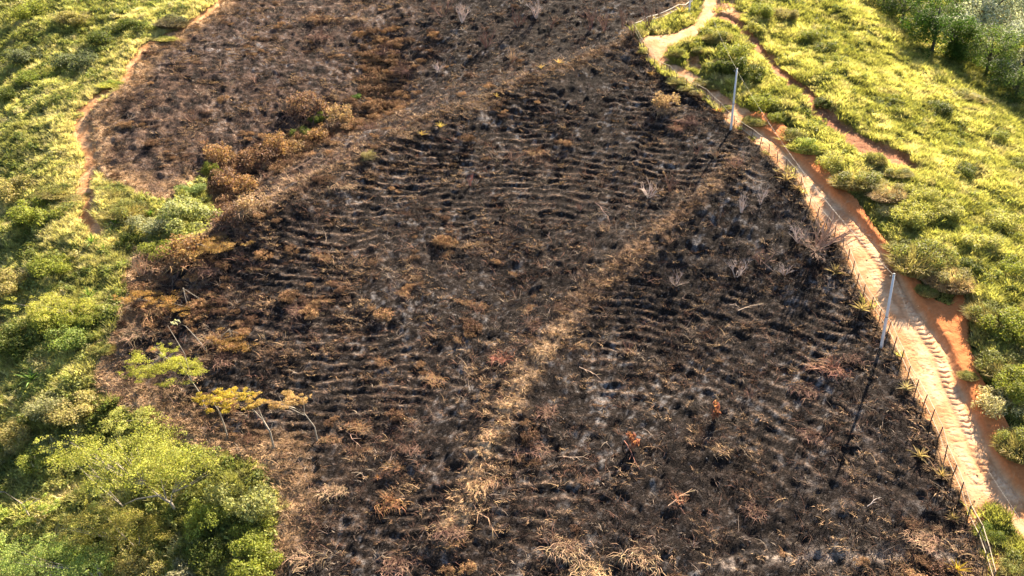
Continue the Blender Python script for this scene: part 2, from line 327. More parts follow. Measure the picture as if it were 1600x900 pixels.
def leaf_mat(name, color=None, src='obj', transl=0.45, var=0.45, rough=0.6, big=0.35, spec=0.25):
    """src: 'obj' object colour, 'inst' per-instance tint attribute"""
    mt, t, out = newmat(name); L = t.links.new
    if src == 'obj': a = N(t, "ShaderNodeObjectInfo"); base = a.outputs["Color"]
    elif src == 'inst': a = N(t, "ShaderNodeAttribute", _attribute_name="tint", _attribute_type='INSTANCER'); base = a.outputs["Color"]
    else: a = N(t, "ShaderNodeRGB"); a.outputs[0].default_value = (*color, 1); base = a.outputs[0]
    geo = N(t, "ShaderNodeNewGeometry")
    mr = N(t, "ShaderNodeMapRange"); L(geo.outputs["Random Per Island"], mr.inputs[0]); mr.inputs[3].default_value = 1-var; mr.inputs[4].default_value = 1+var
    nz = N(t, "ShaderNodeTexNoise", Scale=0.8, Detail=3.0); L(geo.outputs["Position"], nz.inputs["Vector"])
    mr2 = N(t, "ShaderNodeMapRange"); L(nz.outputs[0], mr2.inputs[0]); mr2.inputs[1].default_value = .3; mr2.inputs[2].default_value = .7; mr2.inputs[3].default_value = 1-big; mr2.inputs[4].default_value = 1+big
    f = math_n(t, 'MULTIPLY', mr.outputs[0], mr2.outputs[0])
    sc = N(t, "ShaderNodeVectorMath", _operation='SCALE'); L(base, sc.inputs[0]); L(f, sc.inputs["Scale"])
    hs = N(t, "ShaderNodeHueSaturation"); L(sc.outputs[0], hs.inputs["Color"])
    wn = N(t, "ShaderNodeTexWhiteNoise", _noise_dimensions='1D'); L(geo.outputs["Random Per Island"], wn.inputs["W"])
    mh = N(t, "ShaderNodeMapRange"); L(wn.outputs[0], mh.inputs[0]); mh.inputs[3].default_value = .475; mh.inputs[4].default_value = .52; L(mh.outputs[0], hs.inputs["Hue"])
    bs = N(t, "ShaderNodeBsdfPrincipled", Roughness=rough); bs.inputs["Specular IOR Level"].default_value = spec
    L(hs.outputs[0], bs.inputs["Base Color"])
    if transl > 0:
        tr = N(t, "ShaderNodeBsdfTranslucent"); g = N(t, "ShaderNodeVectorMath", _operation='MULTIPLY'); L(hs.outputs[0], g.inputs[0]); g.inputs[1].default_value = (1.2, 1.2, .8); L(g.outputs[0], tr.inputs[0])
        mx = N(t, "ShaderNodeMixShader", Fac=transl); L(bs.outputs[0], mx.inputs[1]); L(tr.outputs[0], mx.inputs[2]); L(mx.outputs[0], out.inputs[0])
    else: L(bs.outputs[0], out.inputs[0])
    return mt
M_leaf = leaf_mat("leaf"); M_inst = leaf_mat("grass_blade", src='inst', transl=0.5, var=.28)
M_twig = leaf_mat("twig", src='obj', transl=0, var=.3, rough=.8, big=.25, spec=.1)
M_stub = leaf_mat("stubble", src='inst', transl=0.1, var=.45, rough=.8, spec=.1, big=.3)
def plain(name, c, rough=0.7, noise=0.15, scale=4, metal=0):
    mt, t, out = newmat(name); L = t.links.new
    geo = N(t, "ShaderNodeTexCoord"); nz = N(t, "ShaderNodeTexNoise", Scale=scale, Detail=4.0); L(geo.outputs["Object"], nz.inputs["Vector"])
    mr = N(t, "ShaderNodeMapRange"); L(nz.outputs[0], mr.inputs[0]); mr.inputs[1].default_value = .3; mr.inputs[2].default_value = .7; mr.inputs[3].default_value = 1-noise; mr.inputs[4].default_value = 1+noise
    sc = N(t, "ShaderNodeVectorMath", _operation='SCALE'); sc.inputs[0].default_value = c; L(mr.outputs[0], sc.inputs["Scale"])
    bs = N(t, "ShaderNodeBsdfPrincipled", Roughness=rough, Metallic=metal); L(sc.outputs[0], bs.inputs["Base Color"]); L(bs.outputs[0], out.inputs[0]); return mt
M_bark = plain("pale_bark", (.30, .26, .21), .85, .35, 3); M_darkbark = plain("dark_bark", (.07, .05, .04), .9, .3)
M_pole = plain("painted_pole", (.62, .62, .64), .5, .12, 1.5); M_post = plain("weathered_post", (.12, .085, .06), .85, .35, 5)
M_rail = plain("pale_rail", (.66, .60, .50), .7, .2, 2); M_rail2 = plain("weathered_rail", (.55, .45, .32), .8, .3, 2); M_wire = plain("cable", (.10, .10, .1), .5, .1)
M_char = plain("charred_wood", (.02, .017, .016), .9, .3)

# ------------------------------------------------------------------ tagging
def tag(o, label=None, cat=None, group=None, kind=None, color=None):
    if label: o['label'] = label
    if cat: o['category'] = cat
    if group: o['group'] = group
    if kind: o['kind'] = kind
    if color is not None: o.color = (*color, 1)
    return o
def link(name, me, mat=None, parent=None, loc=None):
    o = bpy.data.objects.new(name, me); COL.objects.link(o)
    if me is not None and mat is not None and len(me.materials) == 0: me.materials.append(mat)
    if parent is not None: o.parent = parent
    if loc is not None: o.location = loc
    return o

# ------------------------------------------------------------------ terrain objects
V = np.stack([X, Y, Z], -1).reshape(-1, 3)
idx = np.arange(nx*ny).reshape(ny, nx)
F = np.stack([idx[:-1, :-1], idx[:-1, 1:], idx[1:, 1:], idx[1:, :-1]], -1).reshape(-1, 4)
fc = lambda a: a[:-1, :-1].ravel()
cls = np.zeros(len(F), int)                       # 0 grassy hill, 1 burnt slope, 2 road, 3 left footpath, 4 right footpath
cls[fc(m['burn']) > 0.5] = 1
cls[(fc(m['path']) > 0.5) & (cls == 0)] = 3
cls[(fc(m['path2']) > 0.5) & (cls == 0)] = 4
cls[fc(road) > 0.5] = 2
colf = col.reshape(-1, 3)
def sub(name, k, mat):
    f = F[cls == k]; u, inv = np.unique(f, return_inverse=True)
    me = mesh_np(name, V[u], inv.reshape(-1, 4), smooth=True)
    addf(me, "col", colf[u], 'FLOAT_COLOR')
    return tag(link(name, me, mat), kind='structure')
def sub_road(name, k, mat, q=3):
    f = F[cls == k]; A4 = V[f]; nf = len(f)                      # nf,4,3
    st = np.stack([X, Y, rright, rs, m['road_sd'], np.clip(rs*2, 0, 1)], -1).reshape(-1, 6)
    at4 = np.concatenate([A4, colf[f], st[f][..., 2:]], -1)      # nf,4,(3+3+4)
    w_ = np.linspace(0, 1, q+1); UU, VV = np.meshgrid(w_, w_); UU = UU.ravel(); VV = VV.ravel()
    wt = np.stack([(1-UU)*(1-VV), UU*(1-VV), UU*VV, (1-UU)*VV], 0)
    P_ = np.einsum('kw,nkc->nwc', wt, at4).reshape(-1, 10)
    key = np.round(P_[:, :2]*1000).astype(np.int64); key = key[:, 0]*10000000+key[:, 1]
    _, ui, inv = np.unique(key, return_index=True, return_inverse=True)
    Q = P_[ui]; inv = inv.reshape(nf, -1); ii = np.arange((q+1)**2).reshape(q+1, q+1)
    qf = np.stack([ii[:-1, :-1], ii[:-1, 1:], ii[1:, 1:], ii[1:, :-1]], -1).reshape(-1, 4)
    FF = inv[:, qf].reshape(-1, 4)
    x_, y_, rr_, s_, sd_, ok_ = Q[:, 0], Q[:, 1], Q[:, 6], Q[:, 7], Q[:, 8], Q[:, 9]
    fade = sstep(0.45, .8, sd_)
    ph_ = (s_+0.5*np.abs(rr_)+0.12*perlin(x_*1.5, y_*1.5, 3))/0.60; fr_ = ph_-np.floor(ph_)
    cleat = sstep(0.0, .18, fr_)*sstep(1.0, .72, fr_)
    b1 = np.exp(-((rr_+.02*np.sin(s_))/.46)**6)*sstep(14, 22, s_); b2 = 0.55*np.exp(-((rr_+1.3)/.36)**6)*sstep(-.1, .3, perlin(x_*.15, y_*.15, 7)+.1)
    smear = np.clip(.75+1.1*perlin(x_*.55, y_*.55, 91), .1, 1.1); b1 = b1*smear
    dz = fade*ok_*((b1*0.15+b2*.06)*(cleat-.4)+0.03*fbm(x_, y_, 2.2, 2, 33)-.05*np.exp(-((rr_+.62)/.2)**2))
    crack = np.abs(perlin(x_*.8+.6*perlin(x_*2, y_*2, 5), y_*.35, 44)); dz -= fade*.05*np.exp(-(crack/.04)**2)
    Q[:, 2] += dz
    cc = Q[:, 3:6]; gv = (b1+b2)*ok_*fade*(1-cleat)
    cc = lerp(cc, C(.50, .24, .11), gv*.6); cc = lerp(cc, C(.50, .25, .12), fade*np.exp(-(crack/.035)**2)*.6)
    me = mesh_np(name, Q[:, :3], FF, smooth=True); addf(me, "col", cc, 'FLOAT_COLOR')
    return tag(link(name, me, mat), kind='structure')
sub("grassy_hillside", 0, M_green); sub("burnt_slope", 1, M_burn); sub_road("dirt_road", 2, M_road)
sub("footpath", 3, M_path); sub("footpath", 4, M_path)

# ------------------------------------------------------------------ mesh builders
def tube(pts, rad, sides=5, V=None, F=None):
    """append a tapered tube to V,F lists (quads)"""
    b = len(V); pts = [Vector(p) for p in pts]; k = len(pts)
    for i, p in enumerate(pts):
        d = (pts[min(i+1, k-1)]-pts[max(i-1, 0)]); d = d.normalized() if d.length > 1e-6 else Vector((0, 0, 1))
        a = d.orthogonal().normalized(); c = d.cross(a); r = rad[i] if hasattr(rad, '__len__') else rad
        for s in range(sides):
            t = 2*pi*s/sides; V.append(p+a*(r*cos(t))+c*(r*sin(t)))
    for i in range(k-1):
        for s in range(sides):
            F.append((b+i*sides+s, b+i*sides+(s+1) % sides, b+(i+1)*sides+(s+1) % sides, b+(i+1)*sides+s))
    F.append(tuple(b+(k-1)*sides+s for s in range(sides)))
def mk(name, V, F, smooth=False):
    me = bpy.data.meshes.new(name); me.from_pydata([tuple(v) for v in V], [], F); me.update()
    if smooth: me.polygons.foreach_set("use_smooth", np.ones(len(F), bool))
    return me
def blades(n, rad, h0, h1, wid, seed, lean=0.5, curl=0.6):
    """n grass blades / dry stems: 5 vertex strips"""
    g = np.random.default_rng(seed); a = g.random(n)*2*pi; r = rad*np.sqrt(g.random(n))
    bx, by = r*np.cos(a), r*np.sin(a); h = h0+(h1-h0)*g.random(n)
    la = a*0.6+g.random(n)*2*pi*0.4+(g.random(n)-.5)*2; ln = lean*(0.3+g.random(n))*h
    wa = g.random(n)*pi; wx, wy = np.cos(wa)*wid, np.sin(wa)*wid
    V = np.zeros((n, 5, 3))
    for k, (t, ww) in enumerate([(0, 1), (0, -1), (.55, .8), (.55, -.8), (1, 0)]):
        off = ln*t**1.6; zz = h*(t-curl*0.35*t*t)
        V[:, k, 0] = bx+np.cos(la)*off+wx*ww; V[:, k, 1] = by+np.sin(la)*off+wy*ww; V[:, k, 2] = zz-0.04
    V = V.reshape(-1, 3); b = np.arange(n)[:, None]*5
    T = np.concatenate([b+np.array([[0, 1, 3]]), b+np.array([[0, 3, 2]]), b+np.array([[2, 3, 4]])])
    return V, T
def leafcloud(n, clumps, size, seed, upbias=0.5, shell=0.55, aspect=0.5):
    g = np.random.default_rng(seed); cl = np.array(clumps, float)
    wts = cl[:, 3]*cl[:, 4]*cl[:, 5]; wts = wts**0.75; k = g.choice(len(cl), n, p=wts/wts.sum())
    d = g.normal(size=(n, 3)); d /= np.linalg.norm(d, axis=1)[:, None]
    rr = shell+(1-shell)*g.random(n)**0.6; rr = rr*(1+0.12*g.normal(size=n))
    c = cl[k, :3]+d*cl[k, 3:6]*rr[:, None]
    nrm = d*0.6+g.normal(size=(n, 3))*0.6+np.array([0, 0, upbias]); nrm /= np.linalg.norm(nrm, axis=1)[:, None]
    t = np.cross(nrm, g.normal(size=(n, 3))); t /= np.linalg.norm(t, axis=1)[:, None]; s = np.cross(nrm, t)
    L = size*(0.6+0.8*g.random(n))[:, None]
    V = np.stack([c-t*L, c-s*L*aspect+nrm*L*.15, c+t*L, c+s*L*aspect+nrm*L*.15], 1).reshape(-1, 3)
    F = np.arange(4*n).reshape(-1, 4); return V, F
def lumps(n, R, H, seed, r0=0.25, r1=0.5, flat=1.0, zlow=0.15):
    g = random.Random(seed); out = []
    for i in range(n):
        a = g.random()*2*pi; r = R*math.sqrt(g.random())*0.75
        hz = H*(zlow+(0.85-zlow)*g.random())*(1-0.45*(r/R)**2); q = R*(r0+(r1-r0)*g.random())
        out.append((r*cos(a), r*sin(a), hz, q, q, q*flat))
    return out
def branching(seed, h, nstem, spread, depth=3, r0=0.03, wig=0.35, sides=3, kids=3, crook=0.0):
    g = random.Random(seed); V = []; F = []
    def grow(p, d, L, r, lv):
        k = 3; pts = [p]; rad = [r]
        for i in range(k):
            d = (d+Vector((g.uniform(-1, 1), g.uniform(-1, 1), g.uniform(-.6, .8)))*wig*0.5).normalized()
            pts.append(pts[-1]+d*(L/k)); rad.append(r*(1-0.55*(i+1)/k))
        tube(pts, rad, sides, V, F)
        if lv < depth:
            for c in range(kids+(1 if g.random() < .4 else 0)):
                j = g.choice([1, 2, 2, 3]); nd = (d+Vector((g.uniform(-1, 1), g.uniform(-1, 1), g.uniform(-.3, .7)))*0.9).normalized()
                grow(pts[j], nd, L*g.uniform(.45, .75), rad[j]*0.7, lv+1)
    for i in range(nstem):
        a = 2*pi*i/nstem+g.uniform(-.5, .5); sp = spread*g.uniform(.4, 1.1)
        grow(Vector((cos(a)*.05, sin(a)*.05, -.05)), Vector((cos(a)*sp, sin(a)*sp, 1)).normalized(), h*g.uniform(.4, .6), r0, 1)
    return V, F

# ------------------------------------------------------------------ ground cover (stuff): tufts scattered by geometry nodes
def scatter_obj(name, protos, pts, rot, scl, idx_, tint, mat, label=None):
    me = bpy.data.meshes.new(name); me.vertices.add(len(pts)); me.vertices.foreach_set("co", np.asarray(pts, np.float32).ravel())
    addf(me, "rot", rot, 'FLOAT_VECTOR'); addf(me, "scl", scl, 'FLOAT_VECTOR'); addf(me, "pick", idx_, 'INT'); addf(me, "tint", tint, 'FLOAT_VECTOR')
    o = link(name, me); tag(o, label=label, kind='stuff')
    ng = bpy.data.node_groups.new(name+"_scatter", 'GeometryNodeTree')
    ng.interface.new_socket("Geometry", in_out='INPUT', socket_type='NodeSocketGeometry'); ng.interface.new_socket("Geometry", in_out='OUTPUT', socket_type='NodeSocketGeometry')
    gi = ng.nodes.new('NodeGroupInput'); go = ng.nodes.new('NodeGroupOutput'); iop = ng.nodes.new('GeometryNodeInstanceOnPoints')
    jn = ng.nodes.new('GeometryNodeJoinGeometry')
    for p in reversed(protos):
        oi = ng.nodes.new('GeometryNodeObjectInfo'); oi.inputs['Object'].default_value = p; oi.inputs['As Instance'].default_value = True
        ng.links.new(oi.outputs['Geometry'], jn.inputs[0])
    ng.links.new(gi.outputs[0], iop.inputs['Points']); ng.links.new(jn.outputs[0], iop.inputs['Instance']); iop.inputs['Pick Instance'].default_value = True
    def named(n_, typ):
        q = ng.nodes.new('GeometryNodeInputNamedAttribute'); q.data_type = typ; q.inputs[0].default_value = n_; return q.outputs[0]
    ng.links.new(named('pick', 'INT'), iop.inputs['Instance Index']); ng.links.new(named('scl', 'FLOAT_VECTOR'), iop.inputs['Scale'])
    e = ng.nodes.new('FunctionNodeEulerToRotation'); ng.links.new(named('rot', 'FLOAT_VECTOR'), e.inputs[0]); ng.links.new(e.outputs[0], iop.inputs['Rotation'])
    ng.links.new(iop.outputs[0], go.inputs[0])
    md = o.modifiers.new("scatter", 'NODES'); md.node_group = ng
    return o
def proto(name, V, F, mat, nper=3):
    me = mesh_np(name, V, F, nper=nper); me.materials.append(mat); return bpy.data.objects.new(name, me)
def in_view(x, y, z, mg=60):
    dx, dy, dz = x-CAM[0], y-CAM[1], z-CAM[2]
    f = dy*cos(PITCH)-dz*sin(PITCH); u = dy*sin(PITCH)+dz*cos(PITCH)
    return (np.abs(dx/f*FPX) < 800+mg) & (np.abs(u/f*FPX) < 450+mg), f
def spots(density, dens_fn, ymin=40, ymax=215, seed=1, near_boost=True):
    g = np.random.default_rng(seed); area = 228*(ymax-ymin); n_ = int(density*area)
    x = g.random(n_)*228-111; y = ymin+g.random(n_)*(ymax-ymin); z = zf(x, y)
    k, f = in_view(x, y, z, 220); x, y, z, f = x[k], y[k], z[k], f[k]
    mm = masks(x, y); pr = dens_fn(x, y, mm)*np.clip(95/f, .25, 1)
    k = g.random(len(x)) < pr
    return x[k], y[k], z[k], {q: v[k] for q, v in mm.items()}, g, f[k]
gp = [proto(f"grass_tuft_{i}", *blades(46, .42, .25, .75, .03, 100+i, lean=.7), M_inst) for i in range(4)]
def leafy_tuft(seed, n_=130, R=.55, H=.5, size=.08):
    V_, F_ = leafcloud(n_, lumps(6, R, H, seed), size, seed); return V_, F_
gl = [proto(f"leafy_tuft_{i}", *leafy_tuft(200+i), M_inst, 4) for i in range(4)]
def green_d(x, y, mm): return (1-sstep(.0, .25, mm['burn']))*(1-mm['road'])*(1-np.maximum(sstep(.2, .7, mm['path']), sstep(.2, .7, mm['path2'])))*sstep(-.1, .4, -mm['road_sd'])
EROS = [ero, ero2]
def no_ero(x, y):
    fd_, fp_, _ = seg_dist(x, y, FL); r = 1-sstep(1.9, 1.3, fd_)*(fp_ > 22)*.85
    for e in EROS: r *= 1-0.95*sstep(-.8, .5, poly_sd(x, y, e))
    return r
def green_tint(x, y, g, base0, base1, dry, kd=0.0):
    a = fbm(x, y, .09, 3, 81); b = fbm(x, y, .45, 2, 82)
    t = lerp(np.broadcast_to(C(*base0), x.shape+(3,)), C(*base1), sstep(-.35, .4, a+.4*b)); t = lerp(t, C(*dry), sstep(.05, .5, b+.3*a+kd)*.7)
    return t*(0.82+0.36*g.random(len(x)))[:, None]
x, y, z, mm, g, f = spots(7.0, lambda x, y, mm: green_d(x, y, mm)*no_ero(x, y), seed=11)
t = green_tint(x, y, g, (.26, .27, .07), (.48, .47, .15), (.58, .51, .28))
lt = (x < 0)
t[lt] = t[lt]*np.array([1.12, 1.12, 1.35]); t = lerp(t, C(.60, .54, .27), .75*np.exp(-(mm['path_d']/6)**2))*(.8+.4*g.random(len(x)))[:, None]; n_ = len(x); sc = (0.7+0.7*g.random(n_))*np.clip(1+.6*fbm(x, y, .3, 2, 83), .4, 1.8)
scatter_obj("grass", gp, np.stack([x, y, z], -1), np.stack([g.normal(size=n_)*.15, g.normal(size=n_)*.15, g.random(n_)*6.28], -1), np.stack([sc, sc, sc], -1), g.integers(0, 4, n_), t, M_inst, "yellow green grass covering the unburnt hillsides")
print("grass", n_)
x, y, z, mm, g, f = spots(3.4, lambda x, y, mm: green_d(x, y, mm)*no_ero(x, y)*sstep(-.45, .25, fbm(x, y, .25, 3, 91))*(1-.45*sstep(10, 25, x))*(1-.75*np.exp(-(mm['path_d']/6)**2)), seed=12)
t = green_tint(x, y, g, (.12, .15, .035), (.33, .35, .10), (.44, .38, .22), -.1); n_ = len(x); t[x < -10] *= np.array([1.15, 1.15, 1.3])
sc = (0.6+1.5*g.random(n_)**2.2)*(1-.25*sstep(10, 25, x))
scatter_obj("undergrowth", gl, np.stack([x, y, z], -1), np.stack([g.normal(size=n_)*.15, g.normal(size=n_)*.15, g.random(n_)*6.28], -1), np.stack([sc*1.1, sc*1.1, sc], -1), g.integers(0, 4, n_), t, M_inst, "low leafy undergrowth on the unburnt hillsides")
print("undergrowth", n_)
# charred stubble, red brown stems, tan dry grass on the burnt slope
sp = [proto(f"stem_tuft_{i}", *blades(13, .38, .18, .95, .019, 300+i, lean=1.5, curl=1.3), M_stub) for i in range(5)]
dp = [proto(f"dry_tuft_{i}", *blades(34, .40, .12, .42, .022, 320+i, lean=1.6, curl=1.4), M_stub) for i in range(4)]
def brown_patch(x, y): return sstep(-.25, .45, fbm(x, y, .16, 3, 95))
x, y, z, mm, g, f = spots(6.5, lambda x, y, mm: mm['burn']*(0.10+0.65*brown_patch(x, y)), seed=13, ymin=38); n_ = len(x)
t = lerp(np.broadcast_to(C(.09, .056, .043), x.shape+(3,)), C(.24, .14, .098), sstep(-.4, .5, fbm(x, y, .3, 2, 96)+g.normal(size=n_)*.3))
dk = g.random(n_) < .5; t[dk] = C(.025, .02, .018); lt = g.random(n_) < .12; t[lt] = C(.36, .29, .23); t *= (.82-.32*sstep(0, 25, x))[:, None]
sc = .4+.85*g.random(n_)**1.7
scatter_obj("burnt_stems", sp, np.stack([x, y, z], -1), np.stack([g.normal(size=n_)*.3, g.normal(size=n_)*.3, g.random(n_)*6.28], -1), np.stack([sc, sc, sc], -1), g.integers(0, 5, n_), t, M_stub, "scorched red brown stems left standing on the burnt slope")
print("stems", n_)
def dry_d(x, y, mm):
    e = sstep(3.5, 0.3, mm['burn_sd']+2*fbm(x, y, .12, 3, 51))*sstep(2, 8, seg_dist(x, y, FL)[0])
    fence_side = np.exp(-((seg_dist(x, y, FL)[0]-.7)/.6)**2)*.7
    bottom = sstep(52, 46, y)*sstep(-.2, .3, fbm(x, y, .3, 2, 98))
    patch = sstep(0.2, .5, fbm(x, y, .2, 3, 97)-.12+sstep(15, -35, x)*.32)
    return sstep(.02, .3, mm['burn'])*np.clip(mm['strip']*1.1+mm['crest']*.75+e+fence_side+patch*.6+bottom*.8+.05+mm['gully']*.45, 0, 1)
x, y, z, mm, g, f = spots(6.0, dry_d, seed=14, ymin=38); n_ = len(x)
t = lerp(np.broadcast_to(C(.16, .10, .062), x.shape+(3,)), C(.35, .24, .145), sstep(-.4, .5, fbm(x, y, .25, 2, 99)+g.normal(size=n_)*.3))
t = lerp(t, C(.50, .34, .19), np.clip(mm['strip']*.9*sstep(84, 66, y)+sstep(2.5, 0, mm['burn_sd'])*.7*sstep(3, 8, seg_dist(x, y, FL)[0]), 0, 1)); sc = .6+.8*g.random(n_)
scatter_obj("dry_grass", dp, np.stack([x, y, z], -1), np.stack([g.normal(size=n_)*.25, g.normal(size=n_)*.25, g.random(n_)*6.28], -1), np.stack([sc, sc, sc], -1), g.integers(0, 4, n_), t, M_stub, "tan dry grass left along the strip and edges of the burn")
print("dry", n_)
# ================================================================== things
def ppm(py, px=800):
    return at(px, py)[1]
def off(B, d, dx, dy):   # a point dx, dy picture steps from base B, kept at the same distance (upright plane)
    return Vector((B[0]+dx*d/FPX, B[1], B[2]-dy*d/FPX/cos(PITCH)))
# ---- utility poles
def pole(px, py, h, label):
    B, d = at(px, py); r = link("utility_pole", None, loc=B)
    tag(r, label, 'pole', 'slim white utility poles along the ridge fence')
    V_, F_ = [], []; lean = 0.035 if px > 1300 else 0.012
    tube([(0, 0, -.4), (-lean*h*.5, 0, h*.5), (-lean*h, 0, h)], [.15, .125, .10], 14, V_, F_); link("shaft", mk("shaft", V_, F_, True), M_pole, r)
    V_, F_ = [], []; tube([(-lean*h, 0, h), (-lean*h, 0, h+.06), (-lean*h, 0, h+.09)], [.12, .12, .05], 14, V_, F_); link("cap", mk("cap", V_, F_), M_wire, r)
    V_, F_ = [], []
    for zz in (h*.42, h*.43): tube([(-lean*zz, 0, zz), (-lean*zz, 0, zz+.05)], [.135, .135], 12, V_, F_)
    link("joint_band", mk("joint_band", V_, F_), M_wire, r)
    V_, F_ = [], []; tube([(-lean*h-.1, 0, h-.3), (-lean*h-.3, 0, h-.28)], [.025, .025], 6, V_, F_); tube([(-lean*h-.3, 0, h-.34), (-lean*h-.3, 0, h-.16)], [.05, .035], 8, V_, F_)
    link("insulator", mk("insulator", V_, F_), M_wire, r)
    return Vector(B)+Vector((-lean*h-.02, 0, h-.1)), B
tops = []
tops.append(pole(1377, 543, 7.6, "nearest white utility pole, by the fence where the road is widest")[0])
tops.append(pole(1142, 202, 7.6, "middle white utility pole, by the fence beside the narrow eroded road")[0])
tops.append(pole(1077, 18, 7.6, "farthest white utility pole, cut by the top edge of the photo beside the white rail")[0])
def cable(a, b, sag, label):
    V_, F_ = [], []; k = 24
    pts = [a.lerp(b, i/k)-Vector((0, 0, sag*4*(i/k)*(1-i/k))) for i in range(k+1)]
    c0 = pts[0].copy(); tube([p-c0 for p in pts], .006, 4, V_, F_)
    tag(link("power_cable", mk("power_cable", V_, F_), M_wire, loc=c0), label, 'cable', 'thin cables strung between the utility poles')
cable(tops[2], tops[1], .9, "thin cable between the farthest pole and the middle pole")
cable(tops[1], tops[0], 1.4, "thin cable between the middle pole and the nearest pole")
Bn, dn = at(1600, 985); cable(tops[0], Vector(Bn)+Vector((0, 0, 6.4)), 1.6, "thin cable leaving the nearest pole towards the bottom right corner")
# ---- fences
def resample(L, step):
    L = np.asarray(L)[:, :2]; d = np.hypot(*np.diff(L, axis=0).T); s = np.concatenate([[0], np.cumsum(d)]); q = np.arange(0, s[-1], step)
    return np.interp(q, s, L[:, 0]), np.interp(q, s, L[:, 1])
def fence(name, pts, step, ph_, pr, rails, mp, mr_, label):
    fx, fy = resample(line(pts), step); fz = zf(fx, fy); g = random.Random(5)
    o0 = Vector((fx[0], fy[0], fz[0])); r = link(name, None, loc=o0); tag(r, label, 'fence')
    V_, F_ = [], []; tube([(0, 0, -.3), (.01, 0, ph_*.5), (0, .01, ph_)], [pr, pr*.92, pr*.8], 7, V_, F_); pm = mk("post", V_, F_); pm.materials.append(mp)
    tp = []
    for i in range(len(fx)):
        p = Vector((fx[i], fy[i], fz[i]))-o0; o = link("post", pm, parent=r, loc=p)
        o.rotation_euler = (g.gauss(0, .05), g.gauss(0, .06), g.random()*6); s_ = g.uniform(.88, 1.1); o.scale = (1, 1, s_)
        tp.append((p, s_, o.rotation_euler.to_matrix()))
    for (hh, rr_, sg) in rails:
        V_, F_ = [], []; pts_ = []
        for i, (p, s_, m3) in enumerate(tp):
            q = p+m3@Vector((0, 0, hh*s_)); q.x += .03
            if pts_ and sg: pts_.append((pts_[-1]+q)/2-Vector((0, 0, sg)))
            pts_.append(q)
        tube(pts_, rr_, 5, V_, F_); link("rail" if rr_ > .03 else "wire", mk("rail", V_, F_), mr_ if rr_ > .03 else M_wire, r)
    return r
fence("rail_fence", [(1092,-14),(1084,6),(1073,20),(1040,34),(1012,45),(994,55),(984,66)], 1.6, 1.15, .05, [(1.12, .062, 0), (.6, .035, 0)], M_rail, M_rail, "white painted rail fence curving round the grassy bend at the top of the road")
fence("wire_fence", FEN, 1.75, 1.25, .058, [(1.2, .031, .02), (.75, .014, .03), (.38, .031, .02)], M_post, M_rail2, "long wooden post fence with pale rails between the burnt slope and the dirt road")
# ---- agaves
def agave_leaf(seed, Lg=1.0, wd=.05, bend=.25):
    V_, F_ = [], []
    for i, (t, w_) in enumerate([(0, .8), (.25, 1), (.55, .95), (.8, .55), (1, .03)]):
        x_ = t*Lg; z_ = .1+t*Lg*.25-bend*Lg*t*t
        V_ += [(x_, -wd*w_, z_+.02*w_), (x_, 0, z_-.02*w_), (x_, wd*w_, z_+.02*w_)]
    for i in range(4):
        b = i*3; F_ += [(b, b+3, b+4, b+1), (b+1, b+4, b+5, b+2)]
    me = mk("leaf", V_, F_); me.materials.append(M_leaf); return me
al = [agave_leaf(0), agave_leaf(1, 1.0, .045, .45), agave_leaf(2, 1.0, .055, .05)]
AG = [ # px,py,size px,color,label
 (1305,430,26,(.24,.20,.10),"spiky agave with straw coloured leaves left of the road, below the long leafless branches"),
 (1346,486,24,(.26,.22,.10),"spiky yellowish agave by the fence just above the nearest utility pole"),
 (1415,610,22,(.34,.30,.17),"pale scorched agave at the fence below the nearest utility pole"),
 (1437,716,24,(.40,.33,.15),"largest straw yellow agave on the burnt slope right of centre near the fence"),
 (1471,745,20,(.34,.28,.12),"small olive yellow agave touching the fence, lower right of the straw yellow one"),
 (1494,893,24,(.46,.36,.06),"bright yellow agave at the bottom edge left of the fence end"),
 (1488,812,18,(.26,.22,.10),"dull small agave by the fence near the grassy ditch"),
 (1228,284,22,(.30,.24,.12),"dry agave rosette at the fence, left one of the cluster below the middle pole"),
 (1246,298,20,(.24,.18,.10),"dry agave rosette leaning on the fence, right one of the cluster below the middle pole"),
 (1214,270,14,(.30,.25,.13),"smallest agave at the fence above the cluster of dry rosettes"),
 (1064,22,20,(.42,.36,.10),"yellow agave in front of the white rail at the top"),
 (1018,118,12,(.40,.28,.10),"tiny orange yellow agave under the first fence posts"),
 (1122,176,14,(.55,.30,.08),"orange tinted agave left of the middle pole"),
 (688,200,13,(.50,.42,.12),"yellow agave on the crest of the spur, upper one of a pair"),
 (659,212,13,(.50,.40,.12),"yellow agave on the crest of the spur, lower one of a pair"),
 (845,108,12,(.44,.34,.13),"pale agave on the upper crest, left one of a pair"),
 (873,100,13,(.50,.38,.15),"pale agave on the upper crest, right one of a pair"),
 (776,152,9,(.46,.36,.14),"single tiny agave half way up the crest of the spur"),
 (180,354,24,(.09,.17,.03),"dark green agave right of the lower end of the left footpath"),
 (145,382,22,(.13,.24,.05),"bright green agave below the end of the left footpath"),
 (163,394,20,(.11,.20,.04),"mid green agave just right of the bright green one"),
 (236,338,18,(.08,.18,.03),"small dark green agave left of the round pale bush"),
 (322,334,20,(.15,.18,.04),"olive agave at the right end of the round pale bush"),
 (52,596,30,(.13,.24,.06),"large green agave in the grass on the far left"),
 (140,468,24,(.14,.24,.05),"green agave among bushes left of the burn's edge"),
 (590,748,10,(.5,.3,.1),"tiny orange scorched rosette on the lower burnt slope"),
]
